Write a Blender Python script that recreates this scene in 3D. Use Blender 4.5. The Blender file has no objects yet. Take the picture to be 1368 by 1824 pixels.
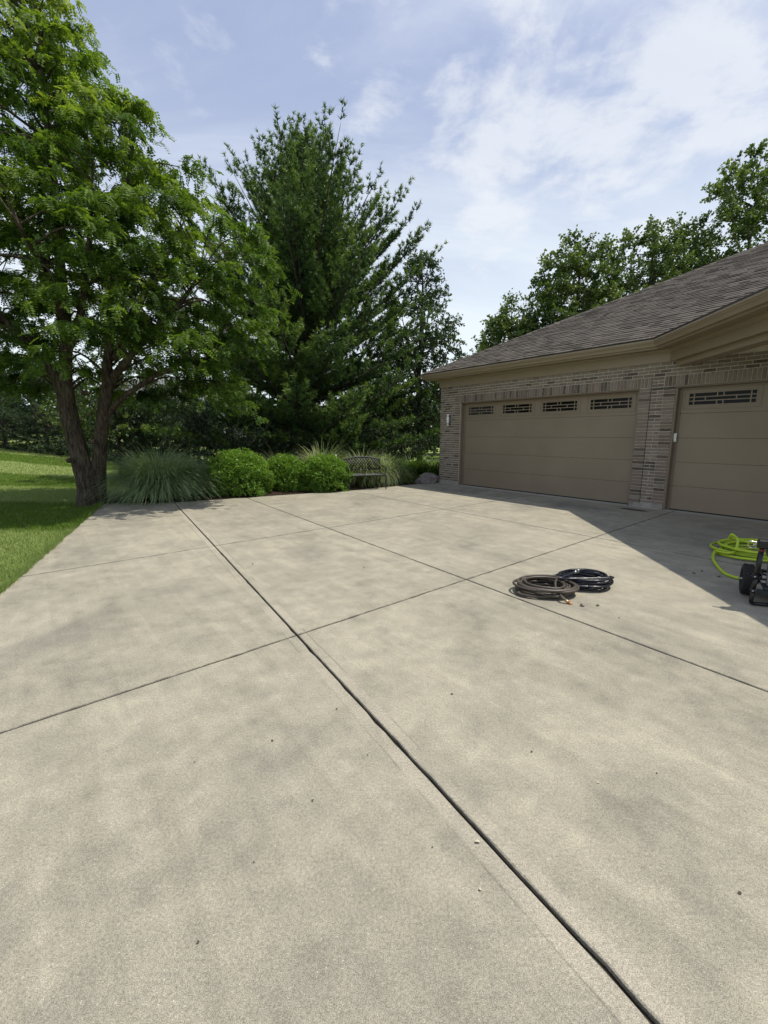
import bpy, math, random
import numpy as np
from mathutils import Vector, Matrix

random.seed(7)
rng = np.random.default_rng(11)
sc = bpy.context.scene
col = sc.collection
R = math.radians

# ------------------------------------------------------------------ camera
CAM_H, FPX, PITCH = 1.497, 772.0, 0.17683          # metres, pixels of the 1368x1824 photograph, radians
cam_data = bpy.data.cameras.new('camera')
cam = bpy.data.objects.new('camera', cam_data)
col.objects.link(cam)
cam.location = (0, 0, CAM_H)
cam.rotation_euler = (math.pi / 2 - PITCH, 0, 0)
cam_data.sensor_fit = 'VERTICAL'
cam_data.sensor_height = 36.0
cam_data.sensor_width = 27.0
cam_data.lens = FPX / 1824 * 36.0
cam_data.clip_start = 0.05
cam_data.clip_end = 3000
sc.camera = cam

# ------------------------------------------------------------------ sky and sun
SUN_DIR = Vector((1.395, 0.098, 3.27)).normalized()  # from the eave's shadow on the drive
sun_el = math.asin(SUN_DIR.z)
sun_az = math.atan2(SUN_DIR.x, SUN_DIR.y)
world = bpy.data.worlds.new('World')
sc.world = world
world.use_nodes = True
wt = world.node_tree
wt.nodes.clear()


class NT:
    """small node-tree writer"""
    def __init__(s, tree):
        s.t = tree

    def n(s, typ, props=None, **inp):
        nd = s.t.nodes.new(typ)
        for k, v in (props or {}).items():
            setattr(nd, k, v)
        for k, v in inp.items():
            key = int(k[1:]) if (k[0] == 'i' and k[1:].isdigit()) else k.replace('_', ' ')
            if isinstance(v, bpy.types.NodeSocket):
                s.t.links.new(v, nd.inputs[key])
            else:
                nd.inputs[key].default_value = v
        return nd

    def math(s, op, a, b=0.0, c=None, clamp=False):
        kw = dict(i0=a, i1=b)
        if c is not None:
            kw['i2'] = c
        return s.n('ShaderNodeMath', dict(operation=op, use_clamp=clamp), **kw).outputs[0]

    def vmath(s, op, a, b=(0, 0, 0)):
        nd = s.n('ShaderNodeVectorMath', dict(operation=op), i0=a, i1=b)
        return nd.outputs['Value'] if op in ('DOT_PRODUCT', 'LENGTH', 'DISTANCE') else nd.outputs[0]

    def scalev(s, a, f):
        nd = s.n('ShaderNodeVectorMath', dict(operation='SCALE'), i0=a)
        if isinstance(f, bpy.types.NodeSocket):
            s.t.links.new(f, nd.inputs['Scale'])
        else:
            nd.inputs['Scale'].default_value = f
        return nd.outputs[0]

    def mix(s, f, a, b, mode='MIX'):
        nd = s.n('ShaderNodeMix', dict(data_type='RGBA', blend_type=mode))
        for i, v in ((0, f), (6, a), (7, b)):
            if isinstance(v, bpy.types.NodeSocket):
                s.t.links.new(v, nd.inputs[i])
            else:
                nd.inputs[i].default_value = (*v, 1) if (i > 0 and len(v) == 3) else v
        return nd.outputs[2]

    def noise(s, vec, scale, detail=4, rough=0.55, dist=0.0):
        kw = dict(Scale=scale, Detail=detail, Roughness=rough, Distortion=dist)
        if vec is not None:
            kw['Vector'] = vec
        return s.n('ShaderNodeTexNoise', None, **kw).outputs[0]

    def ramp(s, f, stops, interp='LINEAR'):
        nd = s.n('ShaderNodeValToRGB', None, Fac=f)
        cr = nd.color_ramp
        cr.interpolation = interp
        while len(cr.elements) < len(stops):
            cr.elements.new(0.5)
        for e, (p, c) in zip(cr.elements, stops):
            e.position = p
            e.color = (c, c, c, 1) if isinstance(c, (int, float)) else (*c, 1)
        return nd.outputs[0]

    def rng(s, v, a, b, c=0.0, d=1.0):
        nd = s.n('ShaderNodeMapRange', dict(clamp=True, interpolation_type='SMOOTHSTEP'), i0=v, i1=a, i2=b, i3=c, i4=d)
        return nd.outputs[0]


w = NT(wt)
sky = w.n('ShaderNodeTexSky', dict(sky_type='NISHITA', sun_disc=False, sun_elevation=sun_el, sun_rotation=sun_az,
                                   air_density=1.0, dust_density=1.6, ozone_density=1.4, altitude=250))
gen = w.n('ShaderNodeTexCoord').outputs['Generated']
dirn = w.vmath('NORMALIZE', gen)
sep = w.n('ShaderNodeSeparateXYZ', None, i0=dirn)
zc = w.math('ADD', w.math('MAXIMUM', sep.outputs[2], 0.0), 0.16)
cv = w.n('ShaderNodeCombineXYZ', None, X=w.math('DIVIDE', sep.outputs[0], zc), Y=w.math('DIVIDE', sep.outputs[1], zc), Z=0.0).outputs[0]
# a veil of thin cirrus, streaky, over the whole sky
rot = w.n('ShaderNodeMapping', None, Vector=cv, Rotation=(0, 0, R(-50)), Scale=(0.50, 1.15, 1)).outputs[0]
veil = w.rng(w.noise(rot, 1.35, 9, 0.60, 0.7), 0.36, 0.66)
# soft cumulus drifting through it: noise everywhere, gathered where the photograph shows clouds
puff = w.noise(w.vmath('ADD', cv, (5.35, 2.15, 0)), 3.3, 9, 0.60, 0.25)


def gather(u, v, half):
    x, y = (u - 684) / FPX, -(v - 912) / FPX
    d = Vector((x, math.cos(PITCH) + y * math.sin(PITCH), -math.sin(PITCH) + y * math.cos(PITCH))).normalized()
    return w.rng(w.vmath('DOT_PRODUCT', dirn, tuple(d)), math.cos(R(half * 1.35)), 1.0)


gm = gather(1030, 150, 12)
for (u, v, h, k) in ((1150, 160, 9, 1.0), (950, 190, 7, 0.9), (845, 165, 5, 0.8), (355, 125, 3.6, 0.62), (890, 400, 4.5, 0.8), (985, 355, 4, 0.7), (660, 70, 6, 0.6), (1340, 330, 14, 0.55), (1250, 230, 9, 0.4)):
    gm = w.math('MAXIMUM', gm, w.math('MULTIPLY', gather(u, v, h), k))
puffm = w.rng(w.math('ADD', puff, w.math('MULTIPLY', gm, 0.20)), 0.565, 0.755)
# haze thickening to the horizon
hor = w.rng(sep.outputs[2], 0.02, 0.62, 1.0, 0.0)
SKYSTR = 0.115
skyc = w.mix(0.62, sky.outputs[0], (4.4, 5.05, 7.1))
skyc = w.mix(w.math('MULTIPLY', veil, 0.72), skyc, (6.1, 6.6, 7.6))
skyc = w.mix(w.math('MULTIPLY', hor, 0.92), skyc, (7.9, 8.7, 9.0))
skyc = w.mix(w.math('MULTIPLY', puffm, 0.72), skyc, (7.2, 7.5, 7.9))
bg = w.n('ShaderNodeBackground', None, Color=skyc, Strength=SKYSTR)
wo = wt.nodes.new('ShaderNodeOutputWorld')
wt.links.new(bg.outputs[0], wo.inputs[0])

sun_data = bpy.data.lights.new('sun', 'SUN')
sun_data.energy = 4.4
sun_data.angle = R(0.6)
sun_data.color = (1.0, 0.93, 0.81)
sun = bpy.data.objects.new('sun', sun_data)
sun.rotation_euler = SUN_DIR.to_track_quat('Z', 'Y').to_euler()
sun.location = (20, 0, 40)
col.objects.link(sun)

sc.view_settings.view_transform = 'Standard'
sc.view_settings.look = 'None'
sc.view_settings.gamma = 1.0
sc.view_settings.exposure = 0.10
sc.view_settings.use_curve_mapping = False
sc.cycles.max_bounces = 7
sc.cycles.transparent_max_bounces = 6

# ------------------------------------------------------------------ helpers: positions
CP, SP = math.cos(PITCH), math.sin(PITCH)


def ray(u, v):
    x, y = (u - 684) / FPX, -(v - 912) / FPX
    return np.array([x, CP + y * SP, -SP + y * CP])


def ground(u, v, z=0.0):
    """point of the level z seen at a pixel"""
    d = ray(u, v)
    return np.array([0, 0, CAM_H]) + d * ((z - CAM_H) / d[2])


def at(u, v, Y):
    """point at depth Y seen at a pixel"""
    d = ray(u, v)
    return np.array([0, 0, CAM_H]) + d * (Y / d[1])


YAW = R(142.0565)
DR = np.array([math.sin(YAW), math.cos(YAW), 0.0])       # along the garage front, left to right
NR = np.array([DR[1], -DR[0], 0.0])                      # outward from the garage front
O = np.array([1.728, 13.643, 0.0])                       # left front corner of the garage


def W(s, n, z=0.0):
    return O + DR * s + NR * n + np.array([0, 0, z])


WM = Matrix(((DR[0], -NR[0], 0, O[0]), (DR[1], -NR[1], 0, O[1]), (0, 0, 1, 0), (0, 0, 0, 1)))
# local wall frame: x along the front, y INTO the building, z up


# ------------------------------------------------------------------ helpers: objects
def setp(o, label=None, cat=None, group=None, kind=None):
    if label: o['label'] = label
    if cat: o['category'] = cat
    if group: o['group'] = group
    if kind: o['kind'] = kind
    return o


def link(name, me, mat=None, parent=None, mw=None):
    o = bpy.data.objects.new(name, me)
    col.objects.link(o)
    if mat is not None and not me.materials:
        me.materials.append(mat)
    if parent is not None:
        o.parent = parent
    if mw is not None:
        o.matrix_local = mw
    return o


def empty(name, loc=(0, 0, 0), rz=0.0, label=None, cat=None, group=None):
    o = bpy.data.objects.new(name, None)
    o.empty_display_size = 0.2
    col.objects.link(o)
    o.location = loc
    o.rotation_euler = (0, 0, rz)
    return setp(o, label, cat, group)


def mesh_np(name, V, F, smooth=False, tint=None):
    V = np.ascontiguousarray(V, dtype=np.float32)
    F = np.ascontiguousarray(F, dtype=np.int32)
    me = bpy.data.meshes.new(name)
    k = F.shape[1]
    me.vertices.add(len(V)); me.vertices.foreach_set('co', V.ravel())
    me.loops.add(F.size); me.loops.foreach_set('vertex_index', F.ravel())
    me.polygons.add(len(F))
    me.polygons.foreach_set('loop_start', np.arange(0, F.size, k, dtype=np.int32))
    if smooth:
        me.polygons.foreach_set('use_smooth', np.ones(len(F), dtype=bool))
    if tint is not None:
        at_ = me.attributes.new('tint', 'FLOAT', 'POINT')
        at_.data.foreach_set('value', np.ascontiguousarray(tint, dtype=np.float32))
    me.update(calc_edges=True)
    me.validate()
    return me


class MB:
    """collects polygons of one mesh"""
    def __init__(s):
        s.v, s.f, s.sm = [], [], []

    def add(s, V, F, smooth=False):
        o = len(s.v)
        s.v += [tuple(map(float, p)) for p in V]
        s.f += [tuple(int(i) + o for i in f) for f in F]
        s.sm += [smooth] * len(F)
        return s

    def box(s, lo, hi, M=None):
        (x0, y0, z0), (x1, y1, z1) = lo, hi
        V = [(x0, y0, z0), (x1, y0, z0), (x1, y1, z0), (x0, y1, z0), (x0, y0, z1), (x1, y0, z1), (x1, y1, z1), (x0, y1, z1)]
        if M is not None:
            V = [tuple(M @ Vector(p)) for p in V]
        return s.add(V, [(0, 3, 2, 1), (4, 5, 6, 7), (0, 1, 5, 4), (1, 2, 6, 5), (2, 3, 7, 6), (3, 0, 4, 7)])

    def bbox(s, lo, hi, b=0.004, M=None):
        """box with all twelve edges chamfered"""
        lo, hi = np.array(lo, float), np.array(hi, float)
        V, idx = [], {}
        for c in range(8):
            sg = [(c >> i) & 1 for i in range(3)]
            for ax in range(3):
                p = [hi[i] if sg[i] else lo[i] for i in range(3)]
                for i in range(3):
                    if i != ax:
                        p[i] += -b if sg[i] else b
                idx[(c, ax)] = len(V); V.append(p)
        F = []
        for ax in range(3):
            a, b2 = [i for i in range(3) if i != ax]
            for side in (0, 1):
                q = []
                for (i, j) in ((0, 0), (1, 0), (1, 1), (0, 1)):
                    q.append(idx[((side << ax) | (i << a) | (j << b2), ax)])
                F.append(q)
        for ax in range(3):
            a, b2 = [i for i in range(3) if i != ax]
            for i in (0, 1):
                for j in (0, 1):
                    c0 = (i << a) | (j << b2); c1 = c0 | (1 << ax)
                    F.append([idx[(c0, a)], idx[(c1, a)], idx[(c1, b2)], idx[(c0, b2)]])
        for c in range(8):
            F.append([idx[(c, 0)], idx[(c, 1)], idx[(c, 2)]])
        if M is not None:
            V = [tuple(M @ Vector(p)) for p in V]
        return s.add(V, F)

    def tube(s, P, r, sides=8, closed=False, cap=True):
        V, F = tube(P, r, sides, closed, cap)
        return s.add(V, F, True)

    def mesh(s, name, fix=True):
        me = bpy.data.meshes.new(name)
        me.from_pydata(s.v, [], s.f)
        me.polygons.foreach_set('use_smooth', s.sm)
        if fix:
            import bmesh
            bm = bmesh.new(); bm.from_mesh(me)
            bmesh.ops.recalc_face_normals(bm, faces=bm.faces)
            bm.to_mesh(me); bm.free()
        me.update()
        return me

    def obj(s, name, mat, parent=None, mw=None):
        return link(name, s.mesh(name), mat, parent, mw)


def tube(P, r, sides=8, closed=False, cap=True, wob=None):
    P = np.asarray(P, float)
    N = len(P)
    r = np.broadcast_to(np.asarray(r, float), (N,))
    if closed:
        T = np.roll(P, -1, 0) - np.roll(P, 1, 0)
    else:
        T = np.gradient(P, axis=0)
    T /= np.linalg.norm(T, axis=1)[:, None] + 1e-12
    a = np.array([0, 0, 1.0]) if abs(T[0][2]) < 0.9 else np.array([1.0, 0, 0])
    V = []
    U = np.cross(T[0], a); U /= np.linalg.norm(U)
    ang = np.arange(sides) * 2 * math.pi / sides
    for i in range(N):
        U = U - T[i] * (U @ T[i]); U /= np.linalg.norm(U) + 1e-12
        B = np.cross(T[i], U)
        rr = r[i] * (wob[i] if wob is not None else 1.0)
        V.append(P[i] + np.outer(np.cos(ang) * rr, U) + np.outer(np.sin(ang) * rr, B))
    V = np.concatenate(V)
    F = []
    for i in range(N if closed else N - 1):
        j = (i + 1) % N
        for k in range(sides):
            k2 = (k + 1) % sides
            F.append((i * sides + k, i * sides + k2, j * sides + k2, j * sides + k))
    if cap and not closed:
        F.append(tuple(range(sides))[::-1])
        F.append(tuple((N - 1) * sides + k for k in range(sides)))
    return V, F


def spline(P, n):
    """Catmull-Rom through P, n points"""
    P = np.asarray(P, float)
    Q = np.vstack([2 * P[0] - P[1], P, 2 * P[-1] - P[-2]])
    out = []
    for t in np.linspace(0, len(P) - 1 - 1e-6, n):
        i = int(t); f = t - i
        a, b, c, d = Q[i], Q[i + 1], Q[i + 2], Q[i + 3]
        out.append(0.5 * ((2 * b) + (-a + c) * f + (2 * a - 5 * b + 4 * c - d) * f * f + (-a + 3 * b - 3 * c + d) * f ** 3))
    return np.array(out)


def sweep(path, prof):
    """closed profile [(offset outward, z)] along plan polyline, mitred"""
    P = [np.array(p[:2], float) for p in path]
    mit = []
    for i in range(len(P)):
        ns = []
        if i > 0:
            d = P[i] - P[i - 1]; d /= np.linalg.norm(d); ns.append(np.array([d[1], -d[0]]))
        if i < len(P) - 1:
            d = P[i + 1] - P[i]; d /= np.linalg.norm(d); ns.append(np.array([d[1], -d[0]]))
        m = ns[0] if len(ns) == 1 else (ns[0] + ns[1]) / (1 + ns[0] @ ns[1])
        mit.append(m)
    V, F, k = [], [], len(prof)
    for p, m in zip(P, mit):
        for o, z in prof:
            q = p + m * o
            V.append((q[0], q[1], z))
    for i in range(len(P) - 1):
        for j in range(k):
            j2 = (j + 1) % k
            F.append((i * k + j, i * k + j2, (i + 1) * k + j2, (i + 1) * k + j))
    F.append(tuple(range(k))); F.append(tuple((len(P) - 1) * k + j for j in range(k)))
    return V, F


def norm(a):
    return a / (np.linalg.norm(a, axis=-1, keepdims=True) + 1e-9)


# ------------------------------------------------------------------ materials
def new_mat(name):
    m = bpy.data.materials.new(name)
    m.use_nodes = True
    m.node_tree.nodes.clear()
    return m, NT(m.node_tree)


def finish(m, t, shader):
    o = m.node_tree.nodes.new('ShaderNodeOutputMaterial')
    m.node_tree.links.new(shader, o.inputs[0])
    return m


def principled(t, color, rough=0.6, metal=0.0, bump=None, bstr=0.3, bdist=0.01, spec=0.5, **kw):
    nd = t.n('ShaderNodeBsdfPrincipled', None, Base_Color=color if isinstance(color, bpy.types.NodeSocket) else (*color, 1),
             Roughness=rough, Metallic=metal)
    nd.inputs['Specular IOR Level'].default_value = spec
    for k, v in kw.items():
        nd.inputs[k.replace('_', ' ')].default_value = v
    if bump is not None:
        b = t.n('ShaderNodeBump', None, Height=bump, Strength=bstr, Distance=bdist)
        t.t.links.new(b.outputs[0], nd.inputs['Normal'])
    return nd.outputs[0]


def simple(name, c, rough=0.6, metal=0.0, var=0.12, scale=6.0, bump=0.0, spec=0.5, dirt=None):
    """paint / metal / plastic with a little unevenness"""
    m, t = new_mat(name)
    pos = t.n('ShaderNodeNewGeometry').outputs['Position']
    nz = t.noise(pos, scale, 5, 0.6)
    lo = tuple(x * (1 - var) for x in c); hi = tuple(min(1, x * (1 + var)) for x in c)
    colr = t.ramp(nz, [(0.3, lo), (0.7, hi)])
    if dirt:
        colr = t.mix(t.rng(t.noise(pos, scale * 0.35, 6, 0.65), 0.52, 0.75, 0, 0.55), colr, dirt)
    ro = t.rng(nz, 0.3, 0.7, max(0.05, rough - 0.08), min(1, rough + 0.08))
    sh = principled(t, colr, rough, metal, t.noise(pos, scale * 14, 3) if bump else None, bump, 0.004, spec)
    t.t.links.new(ro, sh.node.inputs['Roughness'])
    return finish(m, t, sh)


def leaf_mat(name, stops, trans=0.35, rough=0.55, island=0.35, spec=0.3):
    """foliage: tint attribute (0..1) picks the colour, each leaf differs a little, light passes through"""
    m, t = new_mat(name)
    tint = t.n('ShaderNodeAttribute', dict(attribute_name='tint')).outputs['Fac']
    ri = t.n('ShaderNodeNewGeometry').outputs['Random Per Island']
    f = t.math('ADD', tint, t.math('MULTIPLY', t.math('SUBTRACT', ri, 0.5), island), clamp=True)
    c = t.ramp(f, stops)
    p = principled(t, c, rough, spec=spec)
    tr = t.n('ShaderNodeBsdfTranslucent', None, Color=t.mix(1.0, c, (1.25, 1.3, 0.55), 'MULTIPLY'))
    mx = t.n('ShaderNodeMixShader', None, i0=trans)
    t.t.links.new(p, mx.inputs[1]); t.t.links.new(tr.outputs[0], mx.inputs[2])
    return finish(m, t, mx.outputs[0])


def wall_sn(t, pos):
    """s (along the garage front) and n (out from it) of a world position"""
    rel = t.vmath('SUBTRACT', pos, tuple(O))
    return t.vmath('DOT_PRODUCT', rel, tuple(DR)), t.vmath('DOT_PRODUCT', rel, tuple(NR))


L1 = (7.64, 0.108); L2 = (6.04, 0.052); L3 = (3.38, 0.012); LE = (9.2, 0.235)    # n = a + b s
B2 = (3.46, 0.035); B1 = (6.55, 0.038); B0 = (10.3, 0.03)                          # s = a + b n


def mat_concrete():
    m, t = new_mat('concrete')
    pos = t.n('ShaderNodeNewGeometry').outputs['Position']
    s, n = wall_sn(t, pos)
    ri = t.n('ShaderNodeObjectInfo').outputs['Random']
    big = t.noise(pos, 0.55, 6, 0.62, 0.3)
    mid = t.noise(pos, 2.3, 6, 0.62, 0.2)
    blot = t.noise(pos, 7.0, 5, 0.65)
    grain = t.noise(pos, 95, 3, 0.6)
    sand = t.noise(pos, 330, 2, 0.75)
    f = t.math('ADD', t.math('ADD', t.math('MULTIPLY', big, 0.38), t.math('MULTIPLY', mid, 0.34)), t.math('MULTIPLY', blot, 0.28))
    c = t.ramp(f, [(0.35, (0.170, 0.160, 0.130)), (0.46, (0.262, 0.246, 0.192)), (0.57, (0.338, 0.316, 0.244))])
    # each pour has a slightly different tone
    c = t.mix(t.math('MULTIPLY', ri, 0.16), c, (0.28, 0.26, 0.215))
    # faint streaks left by sweeping and washing
    sv = t.n('ShaderNodeCombineXYZ', None, X=t.math('MULTIPLY', s, 0.5), Y=t.math('MULTIPLY', n, 7.0), Z=0.0).outputs[0]
    c = t.mix(1.0, c, t.ramp(t.noise(sv, 1.0, 5, 0.65, 0.8), [(0.32, 0.90), (0.68, 1.09)]), 'MULTIPLY')
    # crisp-edged weathering: the paste has worn off in islands
    isl = t.rng(t.noise(pos, 3.4, 9, 0.74, 0.4), 0.50, 0.56)
    c = t.mix(t.math('MULTIPLY', isl, 0.17), c, (0.215, 0.200, 0.168))
    isl2 = t.rng(t.noise(t.vmath('ADD', pos, (7.3, 2.1, 0.0)), 6.5, 9, 0.78, 0.3), 0.56, 0.60)
    c = t.mix(t.math('MULTIPLY', isl2, 0.22), c, (0.17, 0.158, 0.138))
    # dark organic smudges
    sm = t.math('MULTIPLY', t.rng(t.noise(pos, 0.9, 5, 0.6, 0.5), 0.55, 0.72), t.rng(blot, 0.35, 0.65))
    c = t.mix(t.math('MULTIPLY', sm, 0.42), c, (0.13, 0.123, 0.108))

    def blob(s0, n0, rs, rn, rot, soft, wob=0.5):
        cs, sn = math.cos(rot), math.sin(rot)
        ds, dn = t.math('SUBTRACT', s, s0), t.math('SUBTRACT', n, n0)
        a = t.math('ADD', t.math('MULTIPLY', ds, cs / rs), t.math('MULTIPLY', dn, sn / rs))
        b = t.math('ADD', t.math('MULTIPLY', ds, -sn / rn), t.math('MULTIPLY', dn, cs / rn))
        d = t.math('SQRT', t.math('ADD', t.math('MULTIPLY', a, a), t.math('MULTIPLY', b, b)))
        d = t.math('ADD', d, t.math('MULTIPLY', t.math('SUBTRACT', mid, 0.5), wob * 2))
        return t.rng(d, soft, 1.0, 1.0, 0.0)
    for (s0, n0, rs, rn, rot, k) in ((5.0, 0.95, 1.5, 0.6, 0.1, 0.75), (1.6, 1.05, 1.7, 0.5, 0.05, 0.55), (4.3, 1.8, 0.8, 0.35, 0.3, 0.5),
                                     (8.0, 10.3, 0.28, 0.5, 0.6, 0.42), (5.9, 9.9, 0.9, 0.4, 0.9, 0.45), (4.9, 7.2, 0.6, 0.4, 0.3, 0.40),
                                     (1.0, 8.6, 1.2, 0.5, 0.1, 0.35), (0.6, 5.4, 0.7, 0.8, 0.0, 0.3), (8.1, 9.2, 0.5, 0.3, 1.0, 0.22),
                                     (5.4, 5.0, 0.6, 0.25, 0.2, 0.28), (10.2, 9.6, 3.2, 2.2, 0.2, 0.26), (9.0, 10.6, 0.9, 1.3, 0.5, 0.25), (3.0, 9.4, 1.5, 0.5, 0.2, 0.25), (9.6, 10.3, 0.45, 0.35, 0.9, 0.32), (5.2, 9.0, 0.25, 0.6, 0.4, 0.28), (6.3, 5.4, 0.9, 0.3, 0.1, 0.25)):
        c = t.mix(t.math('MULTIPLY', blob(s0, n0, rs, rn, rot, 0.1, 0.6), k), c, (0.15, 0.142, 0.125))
    # paler, smoother lip of the garage floor along the doors
    c = t.mix(t.math('MULTIPLY', t.rng(n, 0.10, 0.13, 1.0, 0.0), 0.75), c, (0.42, 0.41, 0.37))
    # an oily spot at the foot of the pier
    c = t.mix(t.math('MULTIPLY', blob(5.98, 0.46, 0.34, 0.14, 0.0, 0.6, 0.12), 0.92), c, (0.03, 0.029, 0.026))
    # smooth band left by the edging tool
    dd = t.math('ABSOLUTE', t.math('SUBTRACT', n, t.math('ADD', t.math('MULTIPLY', s, L1[1]), L1[0])))
    c = t.mix(t.math('MULTIPLY', t.rng(dd, 0.068, 0.082, 1.0, 0.0), t.rng(t.noise(pos, 1.1, 3), 0.38, 0.55, 0.0, 0.45)), c, (0.375, 0.345, 0.280))
    # ghost lines of the trowel's edging tool beside the wide joint
    for off, wd, thr in ((0.085, 0.0030, 0.50), (-0.075, 0.0045, 0.54), (0.19, 0.0022, 0.6)):
        d = t.math('SUBTRACT', n, t.math('ADD', t.math('MULTIPLY', s, L1[1]), L1[0] + off))
        d = t.math('ADD', d, t.math('MULTIPLY', t.math('SUBTRACT', t.noise(pos, 5, 3), 0.5), 0.022))
        ln = t.rng(t.math('ABSOLUTE', d), wd * 0.4, wd * 1.6, 1.0, 0.0)
        ln = t.math('MULTIPLY', ln, t.rng(t.noise(pos, 1.3, 3), thr - 0.09, thr))
        c = t.mix(t.math('MULTIPLY', ln, 0.55), c, (0.13, 0.118, 0.098))
    # dirt and mildew bleeding out of the joints
    jn = t.noise(pos, 9, 4, 0.65)
    for kind, ab, half in (('n', L1, 0.015), ('n', L2, 0.019), ('n', L3, 0.024), ('s', B2, 0.028), ('s', B1, 0.018), ('s', (0.85, 0.02), 0.028)):
        if kind == 'n':
            d = t.math('SUBTRACT', n, t.math('ADD', t.math('MULTIPLY', s, ab[1]), ab[0]))
        else:
            d = t.math('SUBTRACT', s, t.math('ADD', t.math('MULTIPLY', n, ab[1]), ab[0]))
        band = t.rng(t.math('ABSOLUTE', d), half * 0.35, half, 1.0, 0.0)
        if ab[0] == 0.85:
            band = t.math('MULTIPLY', band, t.math('GREATER_THAN', n, 7.7))
        c = t.mix(t.math('MULTIPLY', band, t.rng(jn, 0.30, 0.6, 0.10, 0.80)), c, (0.095, 0.088, 0.074))
    # worn pale patches of laitance
    c = t.mix(t.math('MULTIPLY', t.rng(t.noise(pos, 13, 5, 0.7), 0.63, 0.74), 0.35), c, (0.50, 0.43, 0.34))
    # aggregate: dark and light grains
    c = t.mix(1.0, c, t.ramp(grain, [(0.30, 0.76), (0.5, 1.0), (0.70, 1.20)]), 'MULTIPLY')
    c = t.mix(1.0, c, t.ramp(sand, [(0.34, 0.54), (0.5, 1.0), (0.66, 1.50)]), 'MULTIPLY')
    vor = t.n('ShaderNodeTexVoronoi', None, Vector=pos, Scale=85)
    pick = t.math('MULTIPLY', t.rng(vor.outputs['Distance'], 0.10, 0.22, 1, 0),
                  t.math('GREATER_THAN', t.n('ShaderNodeSeparateColor', None, i0=vor.outputs['Color']).outputs[0], 0.93))
    c = t.mix(t.math('MULTIPLY', pick, 0.6), c, (0.62, 0.58, 0.50))
    pits = t.math('MULTIPLY', t.rng(vor.outputs['Distance'], 0.08, 0.2, 1, 0),
                  t.math('LESS_THAN', t.n('ShaderNodeSeparateColor', None, i0=vor.outputs['Color']).outputs[1], 0.03))
    c = t.mix(t.math('MULTIPLY', pits, 0.6), c, (0.08, 0.07, 0.06))
    hgt = t.math('ADD', t.math('MULTIPLY', grain, 0.6), t.math('MULTIPLY', sand, 0.4))
    return finish(m, t, principled(t, c, 0.88, bump=hgt, bstr=0.4, bdist=0.004, spec=0.25))


def mat_brick():
    m, t = new_mat('brick')
    g = t.n('ShaderNodeNewGeometry')
    pos = g.outputs['Position']
    r = t.math('FRACT', t.math('ADD', t.n('ShaderNodeObjectInfo').outputs['Random'], g.outputs['Random Per Island']))
    c = t.ramp(r, [(0.0, (0.072, 0.056, 0.047)), (0.09, (0.100, 0.079, 0.066)), (0.14, (0.165, 0.127, 0.102)), (0.36, (0.205, 0.160, 0.130)),
                   (0.55, (0.235, 0.195, 0.162)), (0.75, (0.195, 0.143, 0.114)), (0.9, (0.255, 0.212, 0.176)), (1.0, (0.150, 0.115, 0.094))])
    nz = t.noise(pos, 42, 5, 0.7)
    c = t.mix(t.rng(nz, 0.48, 0.68, 0, 0.55), c, (0.31, 0.275, 0.235))
    c = t.mix(t.rng(t.noise(pos, 28, 4, 0.7), 0.58, 0.75, 0, 0.6), c, (0.09, 0.072, 0.064))
    return finish(m, t, principled(t, c, 0.9, bump=nz, bstr=0.5, bdist=0.006, spec=0.2))


def mat_shingle():
    m, t = new_mat('shingle')
    g = t.n('ShaderNodeNewGeometry')
    pos = g.outputs['Position']
    r = t.math('FRACT', t.math('ADD', t.n('ShaderNodeObjectInfo').outputs['Random'], g.outputs['Random Per Island']))
    c = t.ramp(r, [(0.0, (0.045, 0.040, 0.035)), (0.25, (0.078, 0.070, 0.061)), (0.7, (0.112, 0.099, 0.086)), (1.0, (0.055, 0.048, 0.042))])
    c = t.mix(1.0, c, t.ramp(t.noise(pos, 160, 2, 0.6), [(0.3, 0.6), (0.7, 1.4)]), 'MULTIPLY')
    c = t.mix(t.rng(t.noise(pos, 0.8, 4), 0.45, 0.7, 0, 0.3), c, (0.13, 0.12, 0.105))
    return finish(m, t, principled(t, c, 0.95, bump=t.noise(pos, 220, 2), bstr=0.4, bdist=0.004, spec=0.15))


def stripe_fac(t, pos):  # mowing stripes: sheen of the bent grass, put into the colour as bands
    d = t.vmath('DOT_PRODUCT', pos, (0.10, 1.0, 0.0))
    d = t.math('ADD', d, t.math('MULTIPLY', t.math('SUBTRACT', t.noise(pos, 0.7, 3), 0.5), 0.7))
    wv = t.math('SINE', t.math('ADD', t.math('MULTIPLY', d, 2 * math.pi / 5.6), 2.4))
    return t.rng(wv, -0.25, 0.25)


def mat_lawn():
    m, t = new_mat('lawn_turf')
    pos = t.n('ShaderNodeNewGeometry').outputs['Position']
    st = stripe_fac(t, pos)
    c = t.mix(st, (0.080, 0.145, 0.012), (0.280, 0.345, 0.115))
    c = t.mix(t.rng(t.noise(pos, 3.0, 5, 0.65), 0.4, 0.7, 0, 0.5), c, (0.180, 0.235, 0.045))
    st2 = t.n('ShaderNodeMapping', None, Vector=pos, Scale=(3, 14, 3)).outputs[0]
    c = t.mix(1.0, c, t.ramp(t.noise(st2, 2.2, 5, 0.7), [(0.3, 0.62), (0.7, 1.35)]), 'MULTIPLY')
    c = t.mix(1.0, c, t.ramp(t.noise(pos, 38, 3, 0.7), [(0.3, 0.55), (0.7, 1.4)]), 'MULTIPLY')
    return finish(m, t, principled(t, c, 0.85, bump=t.noise(pos, 45, 3, 0.7), bstr=1.0, bdist=0.05, spec=0.15))


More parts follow.
